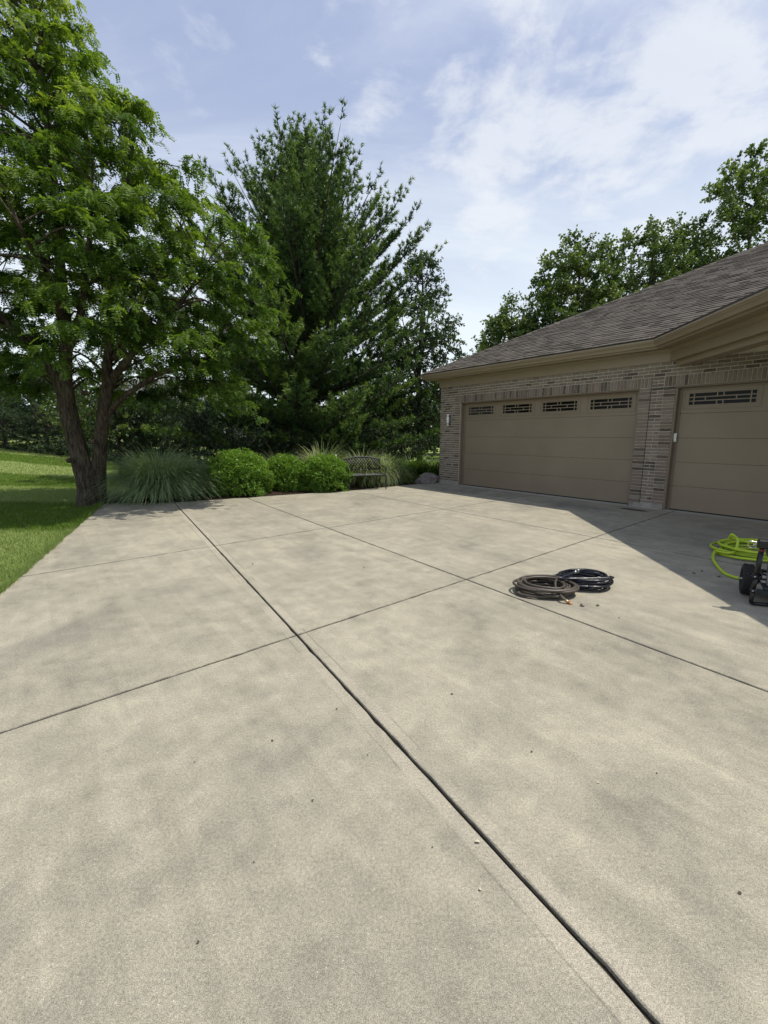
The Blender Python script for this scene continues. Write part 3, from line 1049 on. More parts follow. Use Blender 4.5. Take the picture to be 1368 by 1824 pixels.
gsweep('frieze_board', TRIM, [(-0.005, BH), (0.030, BH), (0.030, 3.055), (-0.005, 3.055)])
gsweep('crown_moulding', TRIM, [(-0.004, 3.056), (0.034, 3.056), (0.042, 3.068), (0.062, 3.082), (0.074, 3.105), (0.095, 3.112), (0.095, 3.1205), (-0.004, 3.1205)])
gsweep('soffit', TRIM, [(-0.10, 3.121), (0.318, 3.121), (0.318, 3.134), (-0.10, 3.134)])
gsweep('fascia', TRIM, [(0.300, 3.102), (0.331, 3.102), (0.331, 3.262), (0.3185, 3.262), (0.3185, 3.1205), (0.300, 3.1205)])
gsweep('gutter', TRIM, [(0.332, 3.140), (0.385, 3.140), (0.392, 3.158), (0.410, 3.190), (0.432, 3.208), (0.438, 3.228), (0.450, 3.232), (0.450, 3.262), (0.436, 3.262), (0.436, 3.240),
                        (0.425, 3.216), (0.400, 3.196), (0.376, 3.152), (0.342, 3.150), (0.342, 3.262), (0.332, 3.262)])
gsweep('drip_edge', DRIP, [(0.300, 3.2635), (0.425, 3.2635), (0.436, 3.258), (0.438, 3.262), (0.438, 3.287), (0.300, 3.287)])

# porch beam under the angled eave, with ceiling and post
beam0 = W(6.30, 0.02)
bo = (beam0 - C0) @ N2                                 # its offset from the eave's reference line
st = C0 + N2 * 0 + D2 * ((beam0 - C0) @ D2)


def gprism(name, mat, plan, z0, z1, parent=garage):
    n_ = len(plan)
    V_ = [tuple(WMi @ Vector((p[0], p[1], z))) for z in (z0, z1) for p in plan]
    F_ = [tuple(range(n_)), tuple(range(n_, 2 * n_))] + [(i, (i + 1) % n_, n_ + (i + 1) % n_, n_ + i) for i in range(n_)]
    mb = MB(); mb.add(V_, F_)
    return mb.obj(name, mat, parent)


bA = st + N2 * bo; bB = E0 + N2 * bo
gprism('porch_beam', TRIM, [bA, bB, bB - N2 * 0.24, bA - N2 * 0.24 + D2 * 0.26], 2.785, 3.0)
bA2, bB2 = bA + N2 * (-bo + 0.012), bB + N2 * (-bo + 0.012)
gprism('beam_step', TRIM, [bA + N2 * 0.05 + D2 * -0.04, bB + N2 * 0.05, bB - N2 * 0.2, bA - N2 * 0.2 + D2 * 0.2], 2.90, 3.05)
gprism('porch_ceiling', TRIM, [C0 + D2 * 0.02, E0, W(12.4, 0.01), W(6.1, 0.01)], 3.06, 3.10)
gprism('porch_roof', SHINGLE, [Cg + NR * 0.0, E0 + N2 * 0.42, W(13.2, 0.3), W(13.2, -1.5), W(6.0, -0.3)], 3.2875, 3.300)
pc = E0 - D2 * 0.35 + N2 * (bo - 0.2)
gprism('porch_post', BRICK, [pc + D2 * 0.2 + N2 * 0.2, pc + D2 * 0.2 - N2 * 0.2, pc - D2 * 0.2 - N2 * 0.2, pc - D2 * 0.2 + N2 * 0.2], -0.02, 2.784)

# roof -----------------------------------------------------------------
PT = 0.5
EZ = 3.292


def RP(s, n, up=0.0):
    """point on the front roof plane, wall frame"""
    return (s, -n, EZ + PT * (0.43 - n) + up)


RN = 7.6
mb = MB()
hipA, hipB = RP(-0.41, 0.43), RP(-0.41 + RN + 0.43, -RN)
mb.add([hipA, RP(17.5, 0.43), RP(17.5, -RN), hipB], [(0, 1, 2, 3)])
mb.add([hipA, hipB, (-0.41, 15.5, EZ)], [(0, 1, 2)])
mb.add([hipB, RP(17.5, -RN), (17.5, 15.5, EZ), (-0.41, 15.5, EZ)], [(0, 1, 2, 3)])
roof = mb.obj('roof', SHINGLE, garage)
sl = math.sqrt(1 + PT * PT)
EXPO = 0.142
shingles = []
i = 0
while True:
    n = 0.455 - i * EXPO / sl
    if n < -RN + 0.1: break
    s = -0.43 + (0.455 - n) + prng.uniform(-0.25, 0.0)
    smax = 13.5
    while s < smax:
        wv = prng.choice((0.13, 0.17, 0.21, 0.26, 0.33))
        hip = -0.41 + (0.43 - n)
        if s > hip - 0.02 and s + wv > hip:
            shingles.append((s, n, wv, prng.choice((0.0, 0.0, 0.005, 0.008))))
        s += wv + 0.002
    i += 1
# local frame of a shingle: x along, y up the slope, z normal
rotS = Matrix(((1, 0, 0), (0, 1 / sl, -PT / sl), (0, PT / sl, 1 / sl))).to_4x4()


def shingle_shape(w_, th):
    L = EXPO + 0.035
    V = [(0, 0, 0.004), (w_, 0, 0.004), (w_, L, 0.0005), (0, L, 0.0005), (0, 0, 0.015 + th), (w_, 0, 0.015 + th), (w_, L, 0.003), (0, L, 0.003)]
    return V, [(0, 1, 5, 4), (4, 5, 6, 7), (1, 2, 6, 5), (3, 0, 4, 7)]


def shingle_score(q):
    p = RP(q[0] + q[2] / 2, q[1])
    wp = WM @ Vector(p)
    return -(in_view(wp) ** 2 * q[2])


shingles.sort(key=shingle_score)
cache = {}
rest = MB()
for i, (s, n, wv, th) in enumerate(shingles):
    base = Matrix.Translation(RP(s, n)) @ rotS
    if i < 300:
        key = (wv, th)
        if key not in cache:
            m_ = MB(); m_.add(*shingle_shape(wv, th)); cache[key] = m_.mesh('shingle', False); cache[key].materials.append(SHINGLE)
        o = link('shingle', cache[key], None, roof, base)
    else:
        V_, F_ = shingle_shape(wv, th)
        rest.add([tuple(base @ Vector(p)) for p in V_], F_)
setp(link('shingles', rest.mesh('shingles', False), SHINGLE, roof), kind='stuff')
# hip caps
capm = MB()
hd = (Vector(hipB) - Vector(hipA)).normalized()
sd = hd.cross(Vector((0, 0, 1))).normalized()
upv = sd.cross(hd).normalized()
for a_ in (0,):
    V_ = []
    for y, z in ((0.0, 0.022), (0.30, 0.008)):
        for x, dz in ((-0.13, -0.055), (0.0, 0.0), (0.13, -0.055)):
            V_.append((x, y, z + dz)); V_.append((x, y, z + dz - 0.008))
    F_ = [(0, 2, 8, 6), (2, 4, 10, 8), (0, 1, 3, 2), (2, 3, 5, 4), (4, 5, 11, 10), (1, 0, 6, 7)]
    capm.add(V_, F_)
cm = capm.mesh('hip_cap'); cm.materials.append(SHINGLE)
fr = Matrix((sd, hd, upv)).transposed().to_4x4()
tot = (Vector(hipB) - Vector(hipA)).length
k = 0
while k * 0.2 < tot - 0.2:
    link('hip_cap', cm, None, roof, Matrix.Translation(Vector(hipA) + hd * (k * 0.2)) @ fr)
    k += 1

# wall lamp, keypad -------------------------------------------------------------
lx, lz = 0.405, 1.925
lamp = empty('wall_lamp', tuple(W(lx, 0.012, lz)), 0, 'white glass cylinder wall lamp with metal bands on left brick pier', 'lamp')
lamp.rotation_euler = (0, 0, math.atan2(DR[1], DR[0]))
mb = MB(); mb.bbox((-0.045, -0.018, -0.15), (0.045, 0.004, 0.15), 0.004); mb.obj('backplate', PEWTER, lamp)


def lathe(prof, sides=24, cx=0.0, cy=0.0):
    V_, F_ = [], []
    for r, z in prof:
        for k_ in range(sides):
            a_ = 2 * math.pi * k_ / sides
            V_.append((cx + r * math.cos(a_), cy + r * math.sin(a_), z))
    for i_ in range(len(prof) - 1):
        for k_ in range(sides):
            k2 = (k_ + 1) % sides
            F_.append((i_ * sides + k_, i_ * sides + k2, (i_ + 1) * sides + k2, (i_ + 1) * sides + k_))
    F_.append(tuple(range(sides))); F_.append(tuple((len(prof) - 1) * sides + k_ for k_ in range(sides)))
    return V_, F_


mb = MB(); mb.add(*lathe([(0.030, -0.172), (0.040, -0.168), (0.042, 0.168), (0.032, 0.172)], 24, 0, -0.068), True); mb.obj('glass_shade', GLASSW, lamp)
for zz in (-0.125, 0.108):
    mb = MB(); mb.add(*lathe([(0.043, zz), (0.047, zz + 0.003), (0.047, zz + 0.020), (0.043, zz + 0.023)], 24, 0, -0.068), True); mb.obj('metal_band', PEWTER, lamp)

kp = empty('door_keypad', tuple(W(S2a + 0.045, -0.102, 1.44)), math.atan2(DR[1], DR[0]), 'small white keypad box fixed to the jamb of the shaded single door', 'keypad')
mb = MB(); mb.bbox((-0.034, -0.022, -0.085), (0.034, 0.0, 0.085), 0.006); mb.obj('keypad_body', WHITEP, kp)
mb = MB(); mb.bbox((-0.030, -0.030, -0.030), (0.030, -0.0225, 0.078), 0.003); mb.obj('flip_cover', WHITEP, kp)

# ================================================================== PLANTS
def leaf_quads(P, D, Nn, L, wd):
    """diamond leaves: base P, direction D, plane normal Nn"""
    B = norm(np.cross(D, Nn))
    L = np.asarray(L)[:, None]; wd = np.asarray(wd)[:, None]
    V = np.stack([P, P + D * L * 0.45 + B * wd, P + D * L, P + D * L * 0.45 - B * wd], 1).reshape(-1, 3)
    return V


def rand_dirs(n, r=rng):
    return norm(r.standard_normal((n, 3)))


def tube_mesh(mb, P, r, sides, jag=0.0, r_=None):
    wob = None
    if jag:
        N_ = len(P)
        w0 = 1 + jag * (r_ or rng).standard_normal((N_, sides))
        w0[1:] = (w0[1:] + w0[:-1]) / 2
        wob = w0
    V_, F_ = tube(P, r, sides, False, True, wob)
    mb.add(V_, F_, True)


# ---------------------------------------------------------------- the honey locust
def honey_locust():
    r_ = np.random.default_rng(5)
    base = np.array([-6.42, 9.55, -0.05])
    t = empty('honey_locust_tree', tuple(base), 0, 'tall two-trunked tree with feathery drooping leaves at the lawn corner', 'tree')
    Y = 9.5
    T = lambda pts: np.array([at(u, v, y) for u, v, y in pts]) - base
    mb = MB()
    nodes = []
    def limb(pts, r0, r1, n=26, sides=12, jag=0.05, flare=0.0):
        P = spline(T(pts), n)
        rr = np.linspace(r0, r1, n)
        if flare: rr = rr + flare * np.exp(-np.linspace(0, 9, n))
        tube_mesh(mb, P, rr, sides, jag, r_)
        for p, q in zip(P, rr):
            if p[2] > 2.2: nodes.append((p, q))
        return P
    limb([(160, 912, 9.5), (157, 870, 9.5), (147, 830, 9.5), (133, 780, 9.5), (119, 720, 9.5), (112, 660, 9.5)], 0.205, 0.155, 34, 18, 0.045, 0.10)
    limb([(174, 908, 9.62), (175, 865, 9.62), (178, 800, 9.62), (185, 730, 9.62), (193, 680, 9.62)], 0.155, 0.115, 30, 16, 0.04, 0.08)
    limb([(114, 672, 9.5), (118, 610, 9.5), (112, 520, 9.55), (100, 400, 9.6), (88, 250, 9.6), (70, 90, 9.6), (60, -60, 9.6)], 0.13, 0.03, 40, 10)
    limb([(118, 715, 9.5), (92, 660, 9.4), (50, 615, 9.3), (0, 560, 9.2), (-70, 480, 9.1)], 0.12, 0.03, 26, 9)
    limb([(112, 640, 9.5), (135, 590, 9.3), (150, 520, 9.0), (160, 420, 8.8), (165, 300, 8.6)], 0.09, 0.02, 24, 8)
    limb([(192, 690, 9.62), (192, 640, 9.65), (196, 560, 9.7), (205, 440, 9.8), (228, 320, 9.9), (240, 240, 9.9)], 0.11, 0.02, 30, 9)
    limb([(192, 690, 9.62), (215, 655, 9.6), (262, 600, 9.5), (320, 540, 9.4), (355, 490, 9.4)], 0.10, 0.02, 30, 9)
    limb([(187, 745, 9.62), (215, 712, 9.6), (262, 678, 9.5), (320, 650, 9.4), (370, 640, 9.3)], 0.075, 0.015, 24, 8)
    limb([(112, 560, 9.52), (80, 480, 10.2), (40, 380, 10.9), (10, 300, 11.3)], 0.085, 0.02, 22, 8)
    limb([(118, 600, 9.5), (95, 520, 8.6), (60, 450, 7.8), (20, 380, 7.2)], 0.085, 0.02, 22, 8)
    limb([(205, 640, 9.6), (240, 560, 10.3), (290, 470, 11.0), (330, 390, 11.5)], 0.075, 0.02, 22, 8)
    for (u, v) in ((125, 820), (166, 786), (152, 700)):   # knots and a sawn stub
        c = at(u, v, 9.28) - base
        mb.add(*lathe([(0.055, c[2] - 0.05), (0.075, c[2] - 0.02), (0.07, c[2] + 0.02), (0.045, c[2] + 0.05)], 10, c[0], c[1]), True)
    # crown: clusters through the volume
    zk = [2.3, 3.0, 4.0, 5.0, 6.0, 7.0, 8.0, 9.0, 10.0, 10.9]
    rk = [3.0, 3.8, 4.3, 4.25, 3.6, 2.8, 2.1, 1.65, 1.1, 0.2]
    cl = []
    tries = 0
    while len(cl) < 330 and tries < 60000:
        tries += 1
        z = r_.uniform(2.5, 10.7)
        rr = np.interp(z, zk, rk)
        if r_.random() > (rr / 4.05): continue
        ph = r_.uniform(0, 2 * math.pi); f = r_.random() ** 0.42
        if z < 3.4 and f < 0.55: continue
        c = np.array([-6.6 - 0.12 * (z - 3) + rr * f * math.cos(ph), 9.7 + 0.60 * rr * f * math.sin(ph), z])
        # the outer skirt hangs lower on the drive side
        if z < 3.2 and c[0] < -6.0 and c[1] < 9.0 and r_.random() < 0.6: continue
        if cl and min(np.linalg.norm(c - q) for q in cl) < 0.43: continue
        cl.append(c)
    # two drooping sprays over the bed
    for (u, v, y) in ((395, 700, 8.9), (375, 655, 9.1), (355, 610, 9.4), (430, 610, 9.2), (455, 470, 9.3), (440, 420, 9.2), (300, 640, 9.0), (30, 640, 8.9), (60, 690, 10.4), (215, 600, 8.7), (250, 640, 10.6)):
        cl.append(at(u, v, y))
    NP = np.array([p for p, q in nodes]); NRr = np.array([q for p, q in nodes])
    Vs, Ts = [], []
    for c in cl:
        cc = c - base
        dd = np.linalg.norm(NP - cc, axis=1) + 0.7 * np.maximum(0, NP[:, 2] - cc[2] + 0.2)
        j = int(np.argmin(dd))
        p0 = NP[j]
        mid = p0 * 0.5 + cc * 0.5 + np.array([0, 0, 0.18 * np.linalg.norm(cc - p0)])
        P = spline([p0, mid, cc], 9)
        tube_mesh(mb, P, np.linspace(min(0.03, NRr[j] * 0.6), 0.008, 9), 5)
        ctint = r_.normal(0.46, 0.17)
        axis = np.array([-6.6 - 0.12 * (c[2] - 3), 9.5])
        out = c[:2] - axis
        oa = math.atan2(out[1], out[0])
        for k in range(11):
            ph = oa + r_.normal(0, 1.25)
            L = r_.uniform(0.40, 0.85)
            el = r_.uniform(-0.1, 0.75)
            dh = np.array([math.cos(ph), math.sin(ph), 0])
            tt = np.linspace(0, 1, 6)
            Pt = cc + np.outer(tt * L * math.cos(el), dh) + np.outer(tt * L * math.sin(el) - 0.55 * L * tt ** 2, [0, 0, 1])
            if k % 4 == 0: tube_mesh(mb, Pt, np.linspace(0.006, 0.002, 6), 3)
            nl = 10
            f = r_.uniform(0.12, 1.0, nl)
            bp = cc + np.outer(f * L * math.cos(el), dh) + np.outer(f * L * math.sin(el) - 0.55 * L * f ** 2, [0, 0, 1])
            ax = norm(dh * r_.uniform(0.2, 0.9, (nl, 1)) + r_.normal(0, 0.45, (nl, 3)) + np.array([0, 0, -0.45]))
            side = norm(np.cross(ax, np.array([0, 0, 1.0]) + r_.normal(0, 0.3, (nl, 3))))
            nrm = norm(np.cross(side, ax))
            Lf = r_.uniform(0.09, 0.19, nl)
            K = 5
            for q in range(K):
                a_ = (q + 0.7) / K
                pp = bp + ax * (Lf * a_)[:, None] + np.outer(-0.05 * a_ ** 2 * np.ones(nl), [0, 0, 1])
                for sg in (-1, 1):
                    dl = norm(side * sg + ax * 0.35 - nrm * 0.15)
                    Vs.append(leaf_quads(pp, dl, nrm + 0.25 * sg * side, 0.046 + 0.028 * r_.random(nl), 0.0135 + 0.008 * r_.random(nl)))
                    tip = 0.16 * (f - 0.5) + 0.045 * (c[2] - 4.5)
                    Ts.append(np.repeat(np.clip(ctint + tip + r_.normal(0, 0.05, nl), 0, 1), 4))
    mb.obj('trunk', BARK, t)
    V = np.concatenate(Vs); Tt = np.concatenate(Ts)
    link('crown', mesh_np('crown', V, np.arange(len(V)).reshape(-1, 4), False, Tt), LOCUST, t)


honey_locust()


# ---------------------------------------------------------------- conifers
def conifer(name, label, base, H, prof, elev, step, nb, mat, bark, seed, trunk_r, shoot=0.045, needle=0.085, nw=0.012, per=11, twig_f=0.26,
            tint0=0.42, droop=0.0, group=None, upturn=0.45, start=0.7, cat='tree'):
    """whorled branches with side twigs set with needle tufts. prof: [(z, length)], elev: [(z, radians)]"""
    r_ = np.random.default_rng(seed)
    t = empty(name, tuple(base), 0, label, cat, group)
    mb = MB()
    tz = np.linspace(0, H, 24)
    tp = np.stack([0.05 * np.sin(tz * 0.7), 0.05 * np.cos(tz * 0.9) - 0.05, tz - 0.05], 1)
    tube_mesh(mb, tp, np.interp(tz, [0, 0.6, H], [trunk_r * 1.3, trunk_r, 0.015]), 10, 0.03, r_)
    pz, pl = zip(*prof); ez, ee = zip(*elev)
    SP_, SD_, ST_ = [], [], []
    z = start
    ph0 = 0.0
    while z < H - 0.25:
        n = nb + int(r_.integers(-1, 2))
        ph0 += 0.9
        for k in range(n):
            ph = ph0 + 2 * math.pi * k / n + r_.normal(0, 0.22)
            zb = z + r_.normal(0, 0.12)
            L = np.interp(zb, pz, pl) * r_.uniform(0.78, 1.12)
            el = np.interp(zb, ez, ee) + r_.normal(0, 0.08)
            dh = np.array([math.cos(ph), math.sin(ph), 0])
            m = 12
            tt = np.linspace(0, 1, m)
            rad = L * (tt * math.cos(el))
            hz = L * (tt * math.sin(el) + upturn * 0.35 * tt ** 2.6 - droop * (tt - tt ** 2) * 0.9)
            Pb = np.outer(rad, dh) + np.outer(hz + zb, [0, 0, 1]) + np.array([0, -0.05, 0])
            sidev = np.array([-dh[1], dh[0], 0])
            Pb += np.outer(0.12 * L * np.sin(tt * 2 + r_.uniform(0, 6)) * tt * 0.5, sidev)
            tube_mesh(mb, Pb, np.linspace(max(0.012, 0.013 * L), 0.005, m), 5)
            btint = tint0 + r_.normal(0, 0.07)
            # side twigs
            nt = max(5, int(L / 0.125))
            f = np.sort(r_.uniform(0.14, 1.0, nt))
            f[-1] = 1.0
            for q, fq in enumerate(f):
                p0 = np.array([np.interp(fq, tt, Pb[:, i]) for i in range(3)])
                bd = norm(np.array([np.interp(min(1, fq + 0.05), tt, Pb[:, i]) - np.interp(fq - 0.05, tt, Pb[:, i]) for i in range(3)]))
                sg = 1 if q % 2 else -1
                tl = (twig_f * L * (1.15 - fq) + 0.16) * r_.uniform(0.6, 1.2)
                tl = min(tl, 1.15)
                td = bd if fq == 1.0 else norm(bd * r_.uniform(0.5, 1.0) + sidev * sg * r_.uniform(0.5, 1.0) + np.array([0, 0, r_.uniform(-0.05, 0.40) - droop * 0.5]))
                ns = max(3, int(tl / shoot))
                fs = r_.uniform(0.12, 1.0, ns); fs[0] = 1.0
                sp = p0 + np.outer(fs * tl, td) + np.outer((upturn * 0.30 - droop * 0.35) * tl * fs ** 2, [0, 0, 1]) + r_.normal(0, 0.022, (ns, 3))
                sdv = norm(td + r_.normal(0, 0.38, (ns, 3)) + np.array([0, 0, 0.30 - droop * 0.6]))
                SP_.append(sp); SD_.append(sdv)
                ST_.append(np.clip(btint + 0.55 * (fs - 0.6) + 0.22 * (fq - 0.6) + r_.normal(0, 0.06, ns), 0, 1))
        z += step * r_.uniform(0.85, 1.15)
    # leader
    ns = int(0.8 / 0.02)
    sp = np.column_stack([r_.normal(0, 0.03, ns), r_.normal(-0.05, 0.03, ns), H - r_.uniform(0, 0.8, ns)])
    SP_.append(sp); SD_.append(norm(np.array([0, 0, 1.0]) + r_.normal(0, 0.35, (ns, 3)))); ST_.append(np.full(ns, tint0))
    SPa, SDa, STa = np.concatenate(SP_), np.concatenate(SD_), np.concatenate(ST_)
    Vs, Ts = [], []
    for k in range(per):
        rd = rand_dirs(len(SPa), r_)
        d = norm(SDa * r_.uniform(0.5, 1.0, (len(SPa), 1)) + rd * 0.75)
        p = SPa + SDa * r_.uniform(-0.03, 0.03, (len(SPa), 1))
        b = norm(np.cross(d, rand_dirs(len(SPa), r_)))
        L = (needle * r_.uniform(0.75, 1.2, len(SPa)))[:, None]
        Vs.append(np.stack([p - b * nw * 0.5, p + b * nw * 0.5, p + d * L], 1).reshape(-1, 3))
        Ts.append(np.repeat(STa, 3))
    mb.obj('trunk', bark, t)
    V = np.concatenate(Vs)
    link('crown', mesh_np('crown', V, np.arange(len(V)).reshape(-1, 3), False, np.concatenate(Ts)), mat, t)
    return t, len(V) // 3


_, nt_ = conifer('white_pine_tree', 'tall dark green pine with upswept branch tips behind the bench', (-3.0, 17.9, -0.03), 11.9,
                 [(0.2, 4.9), (1.0, 5.3), (2.3, 5.4), (3.7, 5.5), (5.2, 5.4), (6.5, 4.4), (7.6, 3.5), (8.5, 2.7), (9.6, 1.9), (10.6, 1.3), (11.6, 0.8)],
                 [(0.2, R(-3)), (1.5, R(3)), (3.2, R(12)), (5.2, R(31)), (6.5, R(44)), (8.5, R(58)), (10, R(66)), (12, R(74))],
                 0.36, 7, NEEDLE, PBARK, 21, 0.25, shoot=0.060, needle=0.142, nw=0.028, per=10, start=0.40, tint0=0.55)
print('pine tris', nt_)

# spruces closing the lawn at the far left, and dark evergreens behind the bed
HEDGE = 'evergreens closing the lawn on the left'
hedge = [(-24.6, 25.5, 5.0, 'leftmost dark spruce at the top of the striped lawn'),
         (-21.6, 25.0, 4.4, 'dark spruce second from the left edge behind the lawn'),
         (-18.9, 24.6, 4.8, 'dark spruce left of the locust trunks at the lawn end'),
         (-16.4, 24.2, 4.2, 'dark spruce directly behind the left locust trunk'),
         (-13.9, 23.6, 4.5, 'dark spruce seen between the two locust trunks'),
         (-11.2, 22.6, 4.0, 'dark spruce right of the locust trunks behind the grass clump')]
for i, (x, y, H, lb) in enumerate(hedge):
    conifer('spruce_tree', lb, (x, y, float(zt(x, y))), H, [(0.0, 2.6), (1.5, 2.2), (3, 1.4), (4.2, 0.7), (5, 0.2)], [(0, R(5)), (2, R(15)), (5, R(40))],
            0.32, 6, SPRUCE, PBARK, 40 + i, 0.12, shoot=0.085, needle=0.11, nw=0.040, per=5, tint0=0.40, droop=0.25, group=HEDGE, upturn=0.15, start=0.05)
yew = [(-8.7, 15.6, 2.2, 'low dark yew behind the large silver grass clump'), (-6.3, 14.8, 2.0, 'low dark yew in shade left of the pine'),
       (-4.6, 13.9, 1.5, 'low dark yew in deep shade behind the largest round shrub'),
       (-1.2, 16.0, 1.3, 'low dark yew in deep shade behind the bench'), (-2.9, 15.6, 1.2, 'low dark yew in deep shade under the pine'),
       (0.7, 17.6, 1.5, 'low dark yew at the foot of the narrow tree')]
for i, (x, y, H, lb) in enumerate(yew):
    conifer('yew_shrub', lb, (x, y, -0.03), H, [(0.0, 1.5), (1.0, 1.3), (2.2, 0.7)], [(0, R(12)), (1, R(35)), (2.2, R(65))],
            0.24, 6, SPRUCE, PBARK, 60 + i, 0.06, shoot=0.06, needle=0.08, nw=0.032, per=5, tint0=0.30, droop=0.05, group='yews in the shade behind the bed', upturn=0.3, start=0.1, cat='shrub')


# ---------------------------------------------------------------- broadleaf trees
def broadleaf(name, label, base, H, zk, rk, ncl, per, leaf, mat, seed, trunk_r, group=None, clr=0.75, spacing=0.7, zmin=1.5, tint0=0.45, limbs=7, cat='tree', yk=1.0):
    r_ = np.random.default_rng(seed)
    base = np.array(base, float)
    t = empty(name, tuple(base), 0, label, cat, group)
    mb = MB()
    # trunk and main limbs
    nodes = []
    tp = spline([(0, 0, -0.1), (0.05, 0.03, H * 0.15), (-0.05, 0.08, H * 0.45), (0.06, 0, H * 0.8), (0, 0, H * 0.95)], 20)
    rr = np.linspace(trunk_r, 0.02, 20)
    tube_mesh(mb, tp, rr, 9, 0.03, r_)
    nodes += list(zip(tp[4:], rr[4:]))
    for k in range(limbs):
        z0 = H * r_.uniform(0.16, 0.5)
        p0 = np.array([np.interp(z0, tp[:, 2], tp[:, i]) for i in range(3)])
        ph = 2 * math.pi * k / limbs + r_.normal(0, 0.3)
        z1 = min(H * 0.9, z0 + H * r_.uniform(0.18, 0.4))
        rad = np.interp(z1, zk, rk) * 0.75
        p2 = np.array([math.cos(ph) * rad, math.sin(ph) * rad * yk, z1])
        P = spline([p0, p0 * 0.5 + p2 * 0.5 + np.array([0, 0, -0.05 * H * 0.3]), p2], 12)
        q = np.linspace(trunk_r * 0.45, 0.015, 12)
        tube_mesh(mb, P, q, 6, 0.02, r_)
        nodes += list(zip(P, q))
    NP = np.array([p for p, q in nodes]); NQ = np.array([q for p, q in nodes])
    cl, tries = [], 0
    rm = max(rk)
    while len(cl) < ncl and tries < 30000:
        tries += 1
        z = r_.uniform(zk[0], zk[-1]); rad = np.interp(z, zk, rk)
        if r_.random() > rad / rm: continue
        ph = r_.uniform(0, 2 * math.pi); f = r_.random() ** 0.45
        c = np.array([rad * f * math.cos(ph), rad * f * math.sin(ph) * yk, z])
        if cl and min(np.linalg.norm(c - q) for q in cl) < spacing: continue
        cl.append(c)
    Vs, Ts = [], []
    for c in cl:
        dd = np.linalg.norm(NP - c, axis=1) + 0.6 * np.maximum(0, NP[:, 2] - c[2])
        j = int(np.argmin(dd)); p0 = NP[j]
        P = spline([p0, p0 * 0.5 + c * 0.5 + np.array([0, 0, 0.1]), c], 7)
        tube_mesh(mb, P, np.linspace(min(0.04, NQ[j] * 0.6), 0.008, 7), 4)
        ct = tint0 + r_.normal(0, 0.11)
        ntw = 9
        for k in range(ntw):
            d = norm(r_.standard_normal(3) + np.array([0, 0, 0.35]) + 0.6 * np.array([c[0], c[1], 0]) / (np.linalg.norm(c[:2]) + 0.3))
            L = clr * r_.uniform(0.55, 1.15)
            m = per // ntw
            f = r_.uniform(0.15, 1.0, m)
            p = c + np.outer(f * L, d) + r_.normal(0, 0.055 * clr, (m, 3)) - np.outer(0.22 * L * f ** 2, [0, 0, 1])
            ld = norm(d * 0.5 + r_.normal(0, 0.7, (m, 3)) + np.array([0, 0, -0.25]))
            nn = norm(np.array([0, 0, 1.0]) + r_.normal(0, 0.75, (m, 3)))
            Ls = leaf * r_.uniform(0.7, 1.25, m)
            Vs.append(leaf_quads(p, ld, nn, Ls, Ls * 0.36))
            Ts.append(np.repeat(np.clip(ct + 0.22 * (f - 0.6) + r_.normal(0, 0.05, m), 0, 1), 4))
            if k % 2 == 0:
                tw = np.array([c, c + d * L * 0.5 - np.array([0, 0, 0.05 * L]), c + d * L - np.array([0, 0, 0.2 * L])])
                tube_mesh(mb, tw, [0.008, 0.006, 0.003], 3)
    mb.obj('trunk', PBARK, t)
    V = np.concatenate(Vs)
    link('crown', mesh_np('crown', V, np.arange(len(V)).reshape(-1, 4), False, np.concatenate(Ts)), mat, t)
    return t


broadleaf('pear_tree', 'narrow dark glossy tree between the pine and the garage', (1.65, 20.5, -0.03), 9.2, [0.9, 2.0, 4.0, 6.0, 8.0, 9.3], [1.3, 1.9, 1.95, 1.7, 1.1, 0.2],
          190, 240, 0.095, PEARL, 71, 0.16, spacing=0.36, clr=0.55, tint0=0.45)
broadleaf('young_maple_tree', 'small yellow-green tree behind the locust trunks', (-9.4, 15.5, 0.0), 4.4, [1.2, 2.0, 3.2, 4.3], [1.2, 1.9, 1.6, 0.4],
          55, 150, 0.095, BROAD, 72, 0.09, spacing=0.5, clr=0.6, tint0=0.62)
BEY = 'trees rising beyond the garage roof'
beyond = [((7.6, 27.5), 9.2, 2.3, 'low leafy tree just above the left slope of the garage roof', 81),
          ((11.2, 27.0), 12.4, 3.2, 'leafy tree above the middle of the garage roof, sky beneath its crown', 82),
          ((15.6, 27.5), 13.6, 3.6, 'broad leafy tree above the right half of the roof', 83),
          ((20.4, 26.5), 16.6, 4.2, 'tallest leafy tree at the right edge above the roof', 84)]
for (x, y), H, rad, lb, sd_ in beyond:
    broadleaf('maple_tree', lb, (x, y, 0), H, [H * 0.30, H * 0.42, H * 0.6, H * 0.8, H * 0.93, H], [rad * 0.6, rad * 0.95, rad, rad * 0.8, rad * 0.45, 0.1],
              int(40 + rad * rad * 9), 261, 0.165, BROAD, sd_, 0.20, BEY, clr=1.05, spacing=0.72, tint0=0.68)
FARB = 'trees filling the gap behind the pine'
for (x, y, H, rad, lb, sd_) in ((-7.5, 30, 6.5, 3.0, 'distant leafy tree behind the pine, on its left', 91), (-1.0, 33, 7.5, 3.2, 'distant leafy tree hidden mostly by the pine', 92),
                                (4.6, 34, 6.0, 2.8, 'distant leafy tree low beside the garage corner', 93), (-14.5, 32, 5.2, 2.8, 'distant leafy tree above the spruces, left of the pine', 94),
                                (-26, 33, 6.5, 3.4, 'distant leafy tree at far left beyond the spruces', 95)):
    broadleaf('distant_tree', lb, (x, y, float(zt(x, y))), H, [0.6, H * 0.3, H * 0.6, H * 0.85, H], [rad * 0.7, rad, rad * 0.9, rad * 0.5, 0.1],
              42, 190, 0.23, BROAD, sd_, 0.15, FARB, clr=1.0, spacing=0.8, tint0=0.3)


